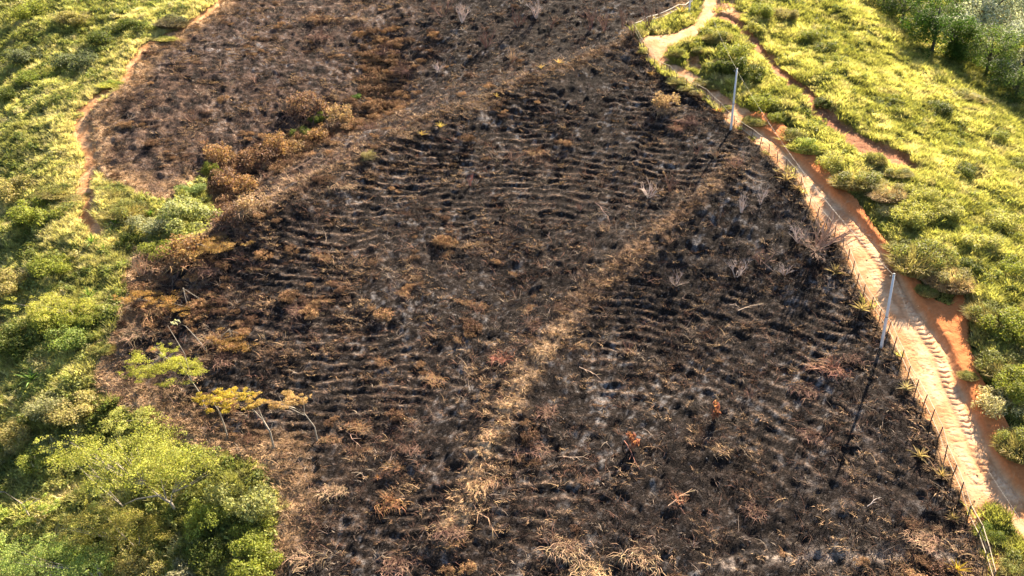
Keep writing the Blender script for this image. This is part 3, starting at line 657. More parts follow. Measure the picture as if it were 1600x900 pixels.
for (px, py, sz, c, lb) in AG:
    B, d = at(px, py); R = sz*d/FPX; g = random.Random(int(px*7+py))
    r = link("agave", None, loc=B); tag(r, lb, 'agave', 'agave rosettes'); r.scale = (R, R, R)
    nl = 20 if sz > 15 else 12
    for i in range(nl):
        o = link("leaf", al[g.randrange(3)], parent=r); q = i/nl; s_ = g.uniform(.75, 1.1)*(1-.2*q)
        o.rotation_euler = (g.gauss(0, .12), -(.05+1.15*q+g.uniform(-.1, .15)), i*2.4+g.uniform(-.2, .2)); o.scale = (s_, s_*1.1, s_)
        k = g.uniform(.7, 1.2); o.color = (c[0]*k, c[1]*k*(.95+.1*g.random()), c[2]*k, 1)
# ---- bushes
def bush_meshes():
    out = []
    for i in range(6):
        cl = lumps(34 if i < 4 else 20, 1.15, 1.0, 50+i, .09, .36, .85)
        V_, F_ = leafcloud(6000, cl, .042, 60+i, .5, .5); me = mesh_np("foliage", V_, F_); me.materials.append(M_leaf); out.append(me)
    return out
bm = bush_meshes()
gbm = []
for i in range(3):
    Vb, Tb = blades(3000, .9, .35, .85, .02, 70+i, lean=.6)
    rr_ = np.hypot(Vb[:, 0], Vb[:, 1]); Vb[:, 2] *= np.clip(1.15-.55*rr_**2, .4, 1.2); me = mesh_np("grass_clump", Vb, Tb, nper=3); me.materials.append(M_leaf); gbm.append(me)
Vs, Fs = branching(31, 1.0, 5, .7, 2, .03); bstem = mk("stem", Vs, Fs); bstem.materials.append(M_darkbark)
LIME, OLIVE, DARK, PALE, MID, KHAKI = (.33,.36,.08), (.26,.25,.08), (.08,.11,.02), (.42,.42,.18), (.18,.22,.035), (.34,.28,.13)
BU = [ # px,py(base),half width px, height ratio, colour, kind, label
 (1442,412,46,1.0,OLIVE,'g',"largest rounded grassy bush overhanging the orange bank right of the road"),
 (1482,442,32,1.1,KHAKI,'g',"tall straw green bush at the right end of the largest grassy bush"),
 (1408,388,24,.8,OLIVE,'g',"dark olive bush on the bank where the road starts to widen"),
 (1448,455,18,.8,OLIVE,'g',"low grassy bush on the lip of the orange bank above the earth gully"),
 (1338,284,36,.8,OLIVE,'g',"broad olive bush with a brown front beside the road bend below the upper trail"),
 (1386,304,30,.8,KHAKI,'g',"khaki bush hanging over the bank right of the broad olive bush"),
 (1422,345,30,.9,LIME,'b',"lime bush on the bank top above the largest grassy bush"),
 (1388,334,18,.8,PALE,'b',"small pale leafed shrub at the left foot of the lime bush on the bank"),
 (1546,495,32,.95,OLIVE,'g',"bushy clump right of the earth gully"),
 (1572,520,38,.9,MID,'b',"mid green bush behind the clump at the earth gully"),
 (1562,575,38,.9,OLIVE,'g',"grey olive bush on the bank above the small round tussock"),
 (1560,636,38,.85,PALE,'b',"pale yellow leafed round bush beside the right end of the bank"),
 (1512,588,13,.9,OLIVE,'g',"small round tussock standing alone on the orange bank"),
 (1592,700,34,1.2,OLIVE,'g',"dark grassy bush at the right edge of the photo below the pale round bush"),
 (1588,612,34,1.0,MID,'b',"green bush at the right edge above the pale round bush"),
 (1548,832,22,.8,MID,'g',"grassy hummock at the start of the ditch below the road"),
 (1590,885,28,.8,OLIVE,'g',"grassy hummock in the bottom right corner"),
 (1570,850,18,.6,OLIVE,'g',"low grass tuft between the two hummocks below the road"),
 (1090,80,11,.9,OLIVE,'g',"rounded tussock above the eroded orange hollow"),
 (1058,86,12,1.1,OLIVE,'g',"grey olive tussock inside the bend of the road left of the orange hollow"),
 (1045,99,7,.7,OLIVE,'g',"low tussock on the left rim of the orange hollow"),
 (1058,128,16,.7,OLIVE,'g',"oblong grass hummock lying in the road below the orange hollow, left one"),
 (1070,138,14,.6,OLIVE,'g',"lower end of the oblong grass hummock left of the road"),
 (1102,130,18,.6,OLIVE,'g',"oblong grass hummock lying in the road, right one"),
 (1114,136,14,.6,OLIVE,'g',"right tip of the oblong grass hummock beside the road"),
 (1088,146,12,.7,KHAKI,'g',"brownish grass mound by the fence above the middle pole"),
 (1136,168,9,.7,OLIVE,'g',"round grass mound left of the middle pole's foot"),
 (1172,188,11,.8,OLIVE,'g',"round grass mound just right of the middle pole's foot"),
 (1004,82,9,.8,OLIVE,'g',"tiny tussock by the fence at the top bend"),
 (1122,62,22,1.0,OLIVE,'g',"large olive bush above the orange hollow"),
 (1145,90,24,.9,MID,'b',"green bush on the knoll between the road and the upper trail"),
 (1128,98,15,1.0,OLIVE,'g',"shaded olive bush on the left flank of the knoll"),
 (1150,118,26,1.0,DARK,'b',"dark green bush behind the top of the middle pole"),
 (1172,124,20,1.0,DARK,'b',"round dark shrub right of the middle pole"),
 (1125,112,20,.8,DARK,'b',"dark bush left of the middle pole's top"),
 (1192,170,24,.9,MID,'b',"green bush right of the middle pole half way down the bank"),
 (1178,192,16,.8,OLIVE,'g',"olive tussock on the bank edge right of the middle pole"),
 (1248,216,28,.8,OLIVE,'g',"shaggy bush above the brown bank at the road bend"),
 (1214,188,16,.8,MID,'b',"small green bush at the upper end of the brown bank"),
 (1262,232,26,.9,LIME,'g',"lime grass clump on the crest above the brown bank"),
 (1298,262,26,.9,LIME,'b',"bright lime bush below the upper trail"),
 (1188,24,20,.9,MID,'b',"green bush right of the bare patch at the top of the road"),
 (1178,50,16,.9,LIME,'b',"small lime bush at the head of the upper trail"),
 (1288,165,18,.7,DARK,'b',"dark bush beside the middle of the upper trail"),
 (1262,62,20,.8,MID,'b',"mid green bush on the bright slope right of the trail head"),
 (1285,80,18,.8,DARK,'b',"darker bush in the middle of the bright upper slope"),
 (1225,28,18,.8,OLIVE,'b',"olive bush near the top of the bright slope"),
 (1368,252,16,1.2,OLIVE,'g',"grey green shrub at the right end of the upper trail"),
 (1400,270,20,.7,OLIVE,'g',"brownish bush just past the right end of the upper trail"),
 (1380,165,16,.8,DARK,'b',"dark bush in the centre of the right hillside"),
 (1500,275,26,.8,DARK,'b',"dark green bush on the right hillside below the tree line"),
 (1462,175,22,.8,DARK,'b',"dark shrub on the right hillside under the tree edge"),
 (1490,150,26,.7,OLIVE,'g',"brown green bush patch near the tree edge"),
 (1518,155,20,.7,OLIVE,'g',"olive bush by the tree edge, right of the brown green patch"),
 (1555,215,20,.7,MID,'b',"mid green bush near the right edge below the trees"),
 (1590,262,18,.8,MID,'b',"small green bush at the right edge of the middle hillside"),
 (1528,385,28,.8,LIME,'b',"lime bush right of the largest grassy bush"),
 (1560,350,28,.8,LIME,'b',"lime bush on the right hillside above the green hollow"),
 (1585,430,30,.9,MID,'b',"green bush at the right edge beside the dark hollow"),
 (1512,425,22,.9,DARK,'b',"shaded dark bush in the hollow right of the largest grassy bush"),
 (1480,335,26,.8,LIME,'b',"bright bush above the largest grassy bush on the right"),
 (1440,310,24,.8,LIME,'b',"yellow green bush in the middle of the right bank top"),
 # left side
 (290,352,46,.8,(.22,.26,.09),'b',"round pale green bush inside the burn's left notch"),
 (240,358,32,.7,(.24,.27,.13),'b',"greyish bush left of the round pale green bush"),
 (250,395,26,.7,MID,'b',"green bush under the round pale bush"),
 (300,300,22,.7,(.17,.24,.07),'b',"small green bush at the upper right of the notch in the burn"),
 (195,330,30,.7,OLIVE,'g',"olive grass hummock right of the left footpath"),
 (175,300,22,.7,OLIVE,'g',"small olive hummock beside the lower left footpath"),
 (205,385,22,.9,DARK,'b',"dark green bush beside the big dead tan shrub"),
 (120,310,20,.6,KHAKI,'g',"khaki tussock left of the footpath's lower end"),
 (60,340,40,.7,MID,'b',"mid green bush mass on the left edge beside the footpath"),
 (25,300,34,.7,OLIVE,'b',"olive bush at the far left edge above the mid green mass"),
 (90,300,26,.7,OLIVE,'g',"straw green hummock on the left slope"),
 (90,505,40,.7,MID,'b',"green bush on the left slope left of the scorched shrub patch"),
 (115,535,34,.8,(.17,.24,.05),'b',"bright green bush above the large agave"),
 (30,540,40,.8,DARK,'b',"dark green bush at the left edge above the large agave"),
 (150,500,26,.8,MID,'b',"green bush hard against the burn's left edge"),
 (160,545,20,.7,OLIVE,'g',"grass hump at the burn's left point"),
 (25,445,36,.6,OLIVE,'b',"olive bush at the left edge, half way down the photo"),
 (85,420,36,.6,MID,'b',"green bush below the bright green agave"),
 (80,640,30,.8,(.22,.24,.10),'b',"pale shrub below the large agave"),
 (35,680,36,.7,OLIVE,'b',"olive shrub on the left edge above the bare patch"),
 (125,640,40,.6,OLIVE,'b',"low wide shrub between the large agave and the burn"),
 (60,720,28,.7,MID,'b',"green shrub right of the small bare patch at lower left"),
 (385,795,46,1.0,(.22,.25,.08),'b',"large leafy bush with pale tips at the burn's lower left corner"),
 (318,822,26,1.4,(.22,.27,.05),'b',"bright lime shrub left of the large leafy bush"),
 (350,800,24,1.0,(.22,.26,.05),'b',"lime leafed shrub between the two brightest bushes at lower left"),
 (395,850,34,.9,MID,'b',"green bush under the large leafy bush"),
 (335,870,36,.9,DARK,'b',"dark green bush in the shade below the pale trunk"),
 (400,895,40,.9,MID,'b',"green bush at the bottom edge beside the burn"),
 (290,905,30,1.0,(.24,.25,.13),'b',"pale grey green bush near the bottom edge"),
 (225,890,34,.8,OLIVE,'b',"yellow green shrub at the bottom between the two broad canopies"),
 (125,100,34,.6,(.11,.14,.06),'b',"grey green feathery bush on the upper left slope"),
 (45,90,28,.6,(.11,.14,.06),'b',"grey green bush on the far left upper slope"),
 (170,60,34,.5,DARK,'b',"dark bush under the grassy crest at the top left"),
 (215,45,26,.6,DARK,'b',"dark bush at the top left nearest the footpath"),
 (270,38,24,.8,(.13,.12,.07),'g',"grey brown bush beside the upper left footpath"),
 (55,125,30,.5,(.14,.19,.025),'b',"lime bush in the hollow on the upper left"),
 (20,150,26,.6,DARK,'b',"dark bush in the hollow at the left edge"),
 (60,20,34,.5,MID,'b',"green bush near the top left corner"),
 (120,30,26,.5,OLIVE,'b',"olive bush on the top left crest"),
 (265,60,18,.4,(.3,.3,.08),'g',"yellow grass hummock beside the upper left footpath"),
 (180,130,22,.4,LIME,'g',"yellow green hummock left of the footpath's upper bend"),
 # inside the burn
 (498,190,15,.9,(.16,.22,.04),'b',"small surviving green shrub in the gully, upper one"),
 (515,184,10,.8,(.14,.22,.03),'b',"tiny green shrub just right of the upper gully shrub"),
 (470,215,14,1.1,(.14,.20,.04),'b',"small surviving green shrub in the gully, lower one"),
 (558,153,8,.8,(.07,.14,.02),'b',"tiny dark green shrub alone in the upper gully"),
 (330,272,13,1.8,(.22,.24,.05),'g',"yellow green upright shrub at the upper end of the scorched gully"),
]
for (px, py, hw, hr, c, kd, lb) in BU:
    B, d = at(px, py); R = hw*d/FPX*(1.1 if px > 1000 else 1.15); g = random.Random(int(px*3+py*11))
    r = link("bush", None, loc=Vector(B)-Vector((0, 0, .12*R))); tag(r, lb, 'bush')
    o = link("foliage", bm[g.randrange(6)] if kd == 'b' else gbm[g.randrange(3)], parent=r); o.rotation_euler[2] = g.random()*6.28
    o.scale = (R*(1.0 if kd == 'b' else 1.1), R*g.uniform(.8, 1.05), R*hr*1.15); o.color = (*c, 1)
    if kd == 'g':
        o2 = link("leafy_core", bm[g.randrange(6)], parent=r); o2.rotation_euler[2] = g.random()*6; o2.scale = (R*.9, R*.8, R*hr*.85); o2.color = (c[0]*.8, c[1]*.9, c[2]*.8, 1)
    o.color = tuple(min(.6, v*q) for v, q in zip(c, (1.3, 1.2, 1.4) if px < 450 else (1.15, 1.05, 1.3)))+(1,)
    st = link("stem", bstem, parent=r); st.scale = (R*.6, R*.6, R*hr*.6)
# ---- scorched shrubs of brown leaves/twigs (still leafy or tangled)
tang = []
for i in range(4):
    g_ = random.Random(400+i); Vt = []; Ft = []
    for k_ in range(230):
        a_ = g_.random()*6.28; r_ = .75*math.sqrt(g_.random())*(1+.3*math.sin(3*a_+i)); p_ = Vector((r_*cos(a_), r_*sin(a_), .02)); hd = g_.random()*6.28; up = g_.uniform(.4, 1.5)
        pts_ = [p_]; st_ = g_.uniform(.06, .17)
        for q_ in range(5):
            hd += g_.uniform(-.7, .7); up -= g_.uniform(.15, .75); pts_.append(pts_[-1]+Vector((cos(hd), sin(hd), up)).normalized()*st_)
        tube(pts_, [.013, .012, .011, .01, .008, .005], 3, Vt, Ft)
    me = mk("twigs", Vt, Ft); me.materials.append(M_twig); tang.append(me)
dsm = []
for i in range(7):
    Vt, Ft = branching(500+i, 1.15, 5+i % 4,   .55 if i < 4 else 1.1, 4 if i < 6 else 3, .032, .45, 3, 3); me = mk("twigs", Vt, Ft); me.materials.append(M_twig); dsm.append(me)
RB, TN, GR, OR, RD, BK = (.20,.125,.09), (.34,.24,.15), (.48,.40,.35), (.29,.18,.095), (.40,.19,.12), (.03,.025,.022)
DS = [ # px,py,half width,height ratio,colour,kind,label   t=tangle, d=branching, l=brown leaves
 (1013,308,26,1.5,GR,'d',"grey leafless shrub fanning upward on the dark slope left of the brown track"),
 (1046,300,20,1.6,RB,'d',"red brown leafless shrub right of the grey fan shaped one"),
 (1158,332,16,2.6,GR,'d',"tall thin bare sapling at the upper end of the brown track"),
 (1188,318,18,2.0,GR,'d',"bare sapling just right of the tall thin one"),
 (1056,446,22,1.4,(.40,.32,.27),'d',"pale bare shrub below the brown track in the middle right"),
 (1150,432,26,1.5,GR,'d',"bare shrub in the middle of the right dark slope, left of a pair"),
 (1190,412,30,1.4,RB,'d',"brown bare shrub on the right dark slope, right of a pair"),
 (1276,392,46,1.0,(.26,.19,.145),'d',"wide bare tree with long low branches leaning across the fence onto the road"),
 (1246,378,28,1.1,GR,'d',"bare shrub left of the wide branching dead tree"),
 (1046,380,18,1.0,TN,'d',"small tan twiggy shrub on the brown track's left"),
 (922,48,20,1.8,RB,'d',"bare brown shrub with dense twigs at the top, left of a pair"),
 (944,50,16,1.8,RB,'d',"bare brown shrub with dense twigs at the top, right of a pair"),
 (972,44,12,2.8,RB,'d',"tall bare brown sapling at the top beside the white rail"),
 (988,56,10,2.6,TN,'d',"pale thin sapling standing just left of the rail corner"),
 (1012,46,14,2.4,RB,'d',"brown bare sapling in front of the rail curve"),
 (1030,34,14,2.2,RB,'d',"brown bare shrub close to the rail curve"),
 (810,40,18,1.8,RB,'d',"bare brown shrub at the top centre"),
 (838,28,16,1.8,GR,'d',"greyish bare shrub at the top right of centre"),
 (862,44,12,1.6,RB,'d',"small bare shrub at the top between two larger ones"),
 (692,26,22,1.4,RB,'d',"bare brown shrub at the top above the gully"),
 (722,34,20,1.4,GR,'d',"grey brown bare shrub right of the gully top"),
 (760,74,20,1.4,RB,'d',"bare reddish shrub above the upper crest"),
 (800,98,18,1.2,TN,'d',"tan twiggy shrub just behind the upper crest"),
 (684,112,14,1.2,GR,'d',"small grey bare shrub in the upper gully"),
 (606,84,24,1.6,RB,'t',"tall tangle of brown twigs at the head of the gully"),
 (630,112,20,1.5,RB,'t',"brown twig tangle in the upper gully, right of the tall one"),
 (590,120,22,1.2,OR,'t',"orange brown tangle in the upper gully"),
 (500,30,26,.8,OR,'t',"orange brown scorched shrub at the top left of the burn"),
 (500,58,24,.7,RB,'t',"brown scorched shrub below the orange one at the top"),
 (560,30,20,.8,TN,'t',"tan scorched shrub at the top of the gully"),
 (480,178,26,1.1,RB,'l',"round brown scorched bush on the left of the green gully shrubs"),
 (530,190,22,1.0,TN,'l',"tan scorched bush on the right of the green gully shrubs"),
 (500,222,22,.9,OR,'l',"golden brown scorched bush below the green gully shrubs"),
 (440,236,26,.9,OR,'l',"orange brown scorched bush in the middle gully"),
 (412,254,26,.9,RB,'l',"dark brown scorched bush in the middle gully"),
 (462,238,20,.9,TN,'l',"tan brown scorched bush right of the orange one in the gully"),
 (580,200,18,1.0,RB,'t',"brown twiggy shrub between the gully and the crest"),
 (375,300,28,.8,OR,'l',"orange scorched bush mass at the lower gully"),
 (345,290,24,.9,RB,'l',"brown scorched bush beside the upright yellow green shrub"),
 (400,325,26,.7,TN,'l',"tan scorched bush at the foot of the spur crest"),
 (360,350,30,.8,RB,'l',"brown scorched bush at the lower left end of the gully"),
 (345,250,22,1.0,OR,'l',"orange scorched bush above the upright yellow green shrub"),
 (222,432,30,1.9,(.42,.29,.18),'d',"big pale tan dead shrub with a thick stem below the green notch"),
 (245,415,26,1.2,TN,'t',"tan dry tangle right of the big pale dead shrub"),
 (300,404,36,.8,OR,'l',"low orange brown scorched bush along the burn's edge"),
 (330,420,30,.7,RB,'t',"brown twig tangle beside the low orange scorched bush"),
 (215,475,34,.7,TN,'t',"mound of tan dry brush at the burn's left edge, upper one"),
 (250,480,36,.6,OR,'t',"mound of orange dry brush at the burn's left edge"),
 (215,520,30,.7,TN,'t',"mound of tan dry brush at the burn's left edge, lower one"),
 (330,530,26,.9,TN,'t',"tan tangle of scorched stems right of the leaning sapling"),
 (355,560,26,.8,RB,'t',"brown tangle above the yellow tree"),
 (505,400,20,1.0,OR,'t',"orange dry tuft on the left face of the spur"),
 (535,290,22,.7,TN,'t',"tan dry bush on the spur crest below the yellow agaves"),
 (578,246,11,.8,(.22,.19,.09),'l',"olive brown bush on the spur crest"),
 (470,480,26,.8,RB,'t',"red brown tangle on the left part of the terraced slope"),
 (595,565,14,1.1,OR,'t',"small orange shrub on the terraced slope"),
 (680,590,24,.6,OR,'t',"orange brown dry shrub left of the brown track's lower part"),
 (560,664,22,.6,OR,'t',"orange leafed scorched shrub right of the leaning pale trees"),
 (515,684,18,.6,OR,'t',"orange leafed scorched shrub at the foot of the tan crowned tree"),
 (610,784,28,1.0,(.34,.19,.09),'t',"round nest like brown shrub on the lower burnt slope"),
 (520,765,26,.6,TN,'t',"tan dry tangle near the lower left corner of the burn"),
 (445,790,26,.8,TN,'t',"tan dry grass heap beside the large leafy bush"),
 (640,700,22,.8,RB,'t',"brown tangle on the lower terraces"),
 (1062,788,26,1.0,(.42,.22,.12),'d',"spiky orange brown twig bundle on the lower right slope"),
 (985,700,18,1.5,RD,'r',"small shrub holding red brown curled leaves, lower left of a pair"),
 (1116,655,15,2.0,RD,'r',"small shrub holding red brown curled leaves, upper right of a pair"),
 (982,548,20,1.3,RB,'d',"thin reddish bare shrub in the middle of the right slope"),
 (840,510,22,.9,RB,'t',"reddish twig tangle where the slope folds"),
 (790,560,24,.8,RD,'t',"red brown twig tangle left of the brown track"),
 (830,700,28,.8,RB,'t',"brown twig tangle along the lower brown track"),
 (850,640,24,.7,RB,'t',"brown twig tangle on the right side of the brown track"),
 (1300,575,34,.9,(.30,.17,.11),'t',"large tangle of curling brown stems left of the nearest pole"),
 (1260,610,28,.8,RB,'t',"tangle of brown stems lower left of the largest tangle"),
 (1335,560,24,.8,RB,'t',"small brown tangle at the foot of the nearest pole"),
 (1270,680,28,.8,RB,'t',"brown stem tangle on the lower right burnt slope"),
 (1180,795,26,.8,RB,'t',"brown stem tangle below the middle of the right slope"),
 (1040,172,18,1.2,TN,'l',"pale brown leafed shrub at the top of the dark terraces"),
 (1078,190,24,.9,RB,'t',"dark brown brush below the fence at the top"),
 (1060,200,18,.9,(.34,.2,.12),'t',"reddish tan brush under the upper fence"),
 (1150,262,26,1.3,(.34,.22,.15),'d',"bare tan shrub at the top end of the brown track"),
 (1118,248,18,1.4,TN,'d',"bare tan shrub left of the top end of the brown track"),
 (1088,242,18,1.6,RB,'d',"bare brown shrub on the dark slope under the middle pole"),
 (838,238,20,.8,OR,'t',"orange tuft on the upper terraces"),
 (735,290,12,2.0,(.34,.17,.12),'d',"thin reddish sapling on the upper left terraces"),
 (800,250,20,1.2,RB,'d',"small bare shrub at the upper terraces"),
 (905,330,18,1.1,RB,'d',"small bare shrub in the dark terraces"),
 (1010,440,18,1.0,RB,'d',"small bare shrub beside the middle of the brown track"),
 (1170,620,18,1.2,RB,'d',"thin bare shrub on the middle right slope"),
 (890,860,34,.8,TN,'t',"heap of dry tan stems at the bottom centre"),
 (1010,870,38,.9,TN,'t',"fan of dry tan grass at the bottom, right of centre"),
 (930,895,34,.7,(.46,.33,.18),'t',"palest dry grass heap at the bottom centre"),
 (620,880,34,.8,RB,'t',"brown brush heap at the bottom left of centre"),
 (480,870,36,.8,TN,'t',"tan brush at the bottom left of the burn"),
 (700,830,28,.8,RB,'t',"brown brush heap near the bottom centre"),
 (750,755,28,.7,(.46,.31,.17),'t',"pale dry clump at the lower end of the brown track"),
 (1445,845,28,.7,(.40,.27,.17),'t',"pale brown brush near the fence at the bottom right"),
 (1225,430,22,1.0,GR,'d',"grey bare shrub left of the wide branching dead tree, lower one"),
 (400,130,18,1.2,RB,'d',"bare brown shrub in the middle of the upper left burn"),
 (345,110,16,1.2,TN,'d',"small tan bare shrub in the upper left burn"),
 (300,190,20,1.2,RB,'d',"bare brown shrub in the left part of the burn"),
 (320,225,14,1.0,(.34,.2,.1),'d',"reddish bare shrub above the yellow green upright shrub"),
]
dlm = []
for i in range(4):
    V_, F_ = leafcloud(1500, lumps(26, 1.1, 1, 90+i, .06, .34, .8), .055, 95+i, .2, .2); me = mesh_np("scorched_leaves", V_, F_); me.materials.append(M_leaf); dlm.append(me)
V_, F_ = leafcloud(170, lumps(9, .8, 1, 99, .1, .3, 1.0, .35), .14, 98, .0, .2); rlm = mesh_np("curled_leaves", V_, F_); rlm.materials.append(M_leaf)
for (px, py, hw, hr, c, kd, lb) in DS:
    B, d = at(px, py); R = hw*d/FPX*(1.35 if kd == 'l' else 1.1)*(1.35 if py < 130 and px > 640 else 1); g = random.Random(int(px*5+py*7))
    nm = {'t': 'scorched_shrub', 'd': 'dead_shrub', 'r': 'dead_shrub', 'l': 'scorched_bush'}[kd]; r = link(nm, None, loc=B); tag(r, lb, 'shrub')
    if kd == 'd':
        o = link("twigs", dsm[g.randrange(7)], parent=r); s_ = R*.95; o.scale = (s_, s_, R*hr*.75)
        c = tuple(v*1.25 for v in c)
    elif kd == 'r':
        o = link("curled_leaves", rlm, parent=r); o.scale = (R*.9, R*.9, R*hr)
        o2 = link("twigs", dsm[2], parent=r); o2.scale = (R*.9, R*.9, R*hr*.8); o2.color = (.2, .12, .08, 1)
    elif kd == 't':
        o = link("twigs", tang[g.randrange(4)], parent=r); o.scale = (R, R, R*hr)
        o2 = link("branches", dsm[g.randrange(7)], parent=r); o2.scale = (R*.8, R*.8, R*hr*.6); o2.color = (c[0]*.9, c[1]*.85, c[2]*.85, 1); o2.rotation_euler[2] = g.random()*6
    else:
        o = link("scorched_leaves", dlm[g.randrange(4)], parent=r); o.scale = (R, R*.85, R*hr)
        o2 = link("branches", dsm[g.randrange(7)], parent=r); o2.scale = (R*.8, R*.8, R*hr*.7); o2.color = (c[0]*.7, c[1]*.7, c[2]*.7, 1)
        o2 = link("twigs", tang[g.randrange(4)], parent=r); o2.scale = (R, R, R*hr); o2.color = (c[0]*.8, c[1]*.8, c[2]*.8, 1)
    o.rotation_euler[2] = g.random()*6.28; o.color = (*c, 1)
    if 'wide bare tree' in lb:
        o.scale = (R*1.5, R*1.5, R*1.5); o.rotation_euler = (0.15, 1.0, 0)
        for (a_, b_, k_) in ((.5, .75, .2), (1.25, 1.2, -.3), (.2, -.5, .6)):
            o2 = link("limb", dsm[int(a_*5) % 7], parent=r); o2.scale = (R*1.2,)*3; o2.rotation_euler = (k_, b_, a_); o2.color = (*c, 1)
def brush_d(x, y, mm):
    gd = seg_dist(x, y, GULLY)[0]; n1 = fbm(x, y, .22, 3, 111)
    zone = poly_sd(x, y, LEFTB); n2 = fbm(x, y, .10, 2, 112)
    return sstep(.3, .8, mm['burn'])*np.clip(np.exp(-((gd+1.5*n1)/3.2)**2)*1.3*sstep(-.5, .1, n1)+sstep(0, 2, zone+3*n1)*.55*sstep(-.35, .3, n1)+sstep(.12, .5, n1+.6*n2)*.35*sstep(12, -8, x)+sstep(54, 46, y)*sstep(-.1, .4, n1)*.5, 0, 1)
LEFTB = line([(300,392),(200,420),(195,480),(180,520),(210,560),(300,560),(400,570),(400,500),(380,430),(345,400)])
bp_ = []
for me_ in dlm[:2]+tang[:3]:
    m2_ = me_.copy(); m2_.materials.clear(); m2_.materials.append(M_stub); bp_.append(bpy.data.objects.new("brush", m2_))
x, y, z, mm, g, f = spots(1.5, brush_d, seed=15, ymin=38); n_ = len(x)
tt = lerp(np.broadcast_to(C(.12, .07, .045), x.shape+(3,)), C(.36, .22, .11), sstep(-.5, .5, fbm(x, y, .3, 2, 113)+g.normal(size=n_)*.3)); gl_ = np.exp(-(seg_dist(x, y, GULLY)[0]/4)**2); tt = lerp(tt, C(.25, .155, .085), gl_*.6)
sc = (.5+.8*g.random(n_)**1.6)*(1+.5*gl_)
scatter_obj("scorched_brush", bp_, np.stack([x, y, z], -1), np.stack([g.normal(size=n_)*.1, g.normal(size=n_)*.1, g.random(n_)*6.28], -1), np.stack([sc, sc, sc*.8], -1), g.integers(0, 5, n_), tt, M_stub, "brown scorched brush filling the gully and the edges of the burn")
print("brush", n_)
# ---- trees built one by one: trunk polyline and crown clumps given as picture steps from the foot
def tree(px, py, limbs, crowns, n_, leaf, c, label, bark=M_bark, r0=.09, name="tree", upb=.8, shell=.3, lc=None, cat='tree'):
    B, d = at(px, py); r = link(name, None, loc=B); tag(r, label, cat); O = Vector(B); k = d/FPX
    V_, F_ = [], []
    for j, L_ in enumerate(limbs):
        pts = [off(B, d, a, b)-O for a, b in L_]; g = random.Random(px+j)
        pts = [p+Vector((0, g.uniform(-.3, .3)*(1 if i > 0 else 0), 0)) for i, p in enumerate(pts)]
        if j == 0: pts[0].z -= .3
        rr_ = r0*(1 if j == 0 else .55); tube(pts, [rr_*(1-.65*i/(len(pts)-1)) for i in range(len(pts))], 7, V_, F_)
    if crowns and len(limbs) > 0:
        g = random.Random(px+99); tips = [off(B, d, *L_[-1])-O for L_ in limbs]
        for (a, b, rx, rz) in crowns:
            for q in range(3 if rx < 60 else 5):
                e_ = off(B, d, a+g.uniform(-.9, .9)*rx, b+g.uniform(-.3, .5)*rz)-O+Vector((0, g.uniform(-.5, .5)*rx*k*.5, 0)); s_ = min(tips, key=lambda v: (v-e_).length); mid = (s_+e_)/2-Vector((0, 0, .04*(e_-s_).length))
                tube([s_, mid, e_], [r0*.3, r0*.22, r0*.08], 4, V_, F_)
    link("trunk", mk("trunk", V_, F_, True), bark, r)
    if crowns:
        cl = []
        for (a, b, rx, rz) in crowns:
            p = off(B, d, a, b)-O; g = random.Random(int(a*3+b*5+px)); q = max(4, int(rx/3.5))
            for i in range(q*2):
                t = g.uniform(-1, 1); cl.append((p.x+t*rx*k*.95, g.uniform(-.8, .8)*rx*k*.95*math.sqrt(max(0, 1-t*t)), p.z+g.uniform(-.5, .5)*rz*k, rx*k*g.uniform(.10, .30), rx*k*g.uniform(.10, .3), max(rz*k*g.uniform(.12, .3), .07)))
        Vc, Fc = leafcloud(n_, cl, leaf, px, upb, shell); me = mesh_np("crown", Vc, Fc)
        tag(link("crown", me, M_leaf, r), color=c)
    return r
tree(356, 683, [[(0,0),(-2,-18),(-4,-38),(-9,-52)],[(-4,-38),(-16,-56),(-30,-62)],[(-4,-38),(10,-58),(26,-66)]], [(-15,-66,26,12),(18,-74,30,11),(-2,-52,26,8)], 7000, .06, (.46,.36,.05), "slender pale trunked tree with a flat yellow crown on the burnt slope")
tree(322, 640, [[(0,0),(-6,-25),(-14,-48),(-30,-58)],[(-14,-48),(-28,-74),(-50,-88)],[(-14,-48),(-18,-90),(-36,-132)]], [(-70,-82,42,12),(-48,-62,50,11),(-98,-58,24,8),(-18,-76,28,10),(-46,-98,24,9),(-82,-66,30,9)], 11000, .06, (.36,.37,.06), "leaning tree with a wide yellow green crown on the burnt slope")
tree(428, 698, [[(0,0),(-1,-28),(-10,-44),(-26,-60),(-38,-66)],[(-1,-28),(4,-42)],[(-10,-44),(-22,-64),(-40,-74)],[(-10,-44),(-16,-62),(-18,-74)]], [(-28,-78,30,7)], 1800, .08, (.38,.27,.07), "white trunked sapling with sparse yellow leaves, middle of three pale trees", r0=.11)
tree(497, 690, [[(0,0),(-4,-22),(-16,-44),(-30,-58),(-46,-62)],[(-16,-44),(-15,-66)],[(-16,-44),(-40,-56),(-66,-58)]], [(-38,-70,32,8),(-18,-74,18,6)], 4500, .05, (.46,.32,.14), "thin pale tree with a flat tan crown, rightmost of three pale trees", r0=.075)
tree(326, 548, [[(0,0),(-14,-20),(-30,-38),(-42,-46)]], [(-42,-46,7,4)], 90, .13, (.6,.6,.4), "thin white stem leaning left with a tuft of whitish leaves at its tip", r0=.06)
tree(295, 480, [[(0,0),(-2,-14),(-4,-30)],[(0,0),(-30,-6),(-60,-10)]], [(-55,-12,44,5),(10,-2,40,5),(-85,-18,30,7)], 7000, .055, (.36,.22,.07), "small tree with a flat scorched orange crown near the burn's left edge", r0=.06)
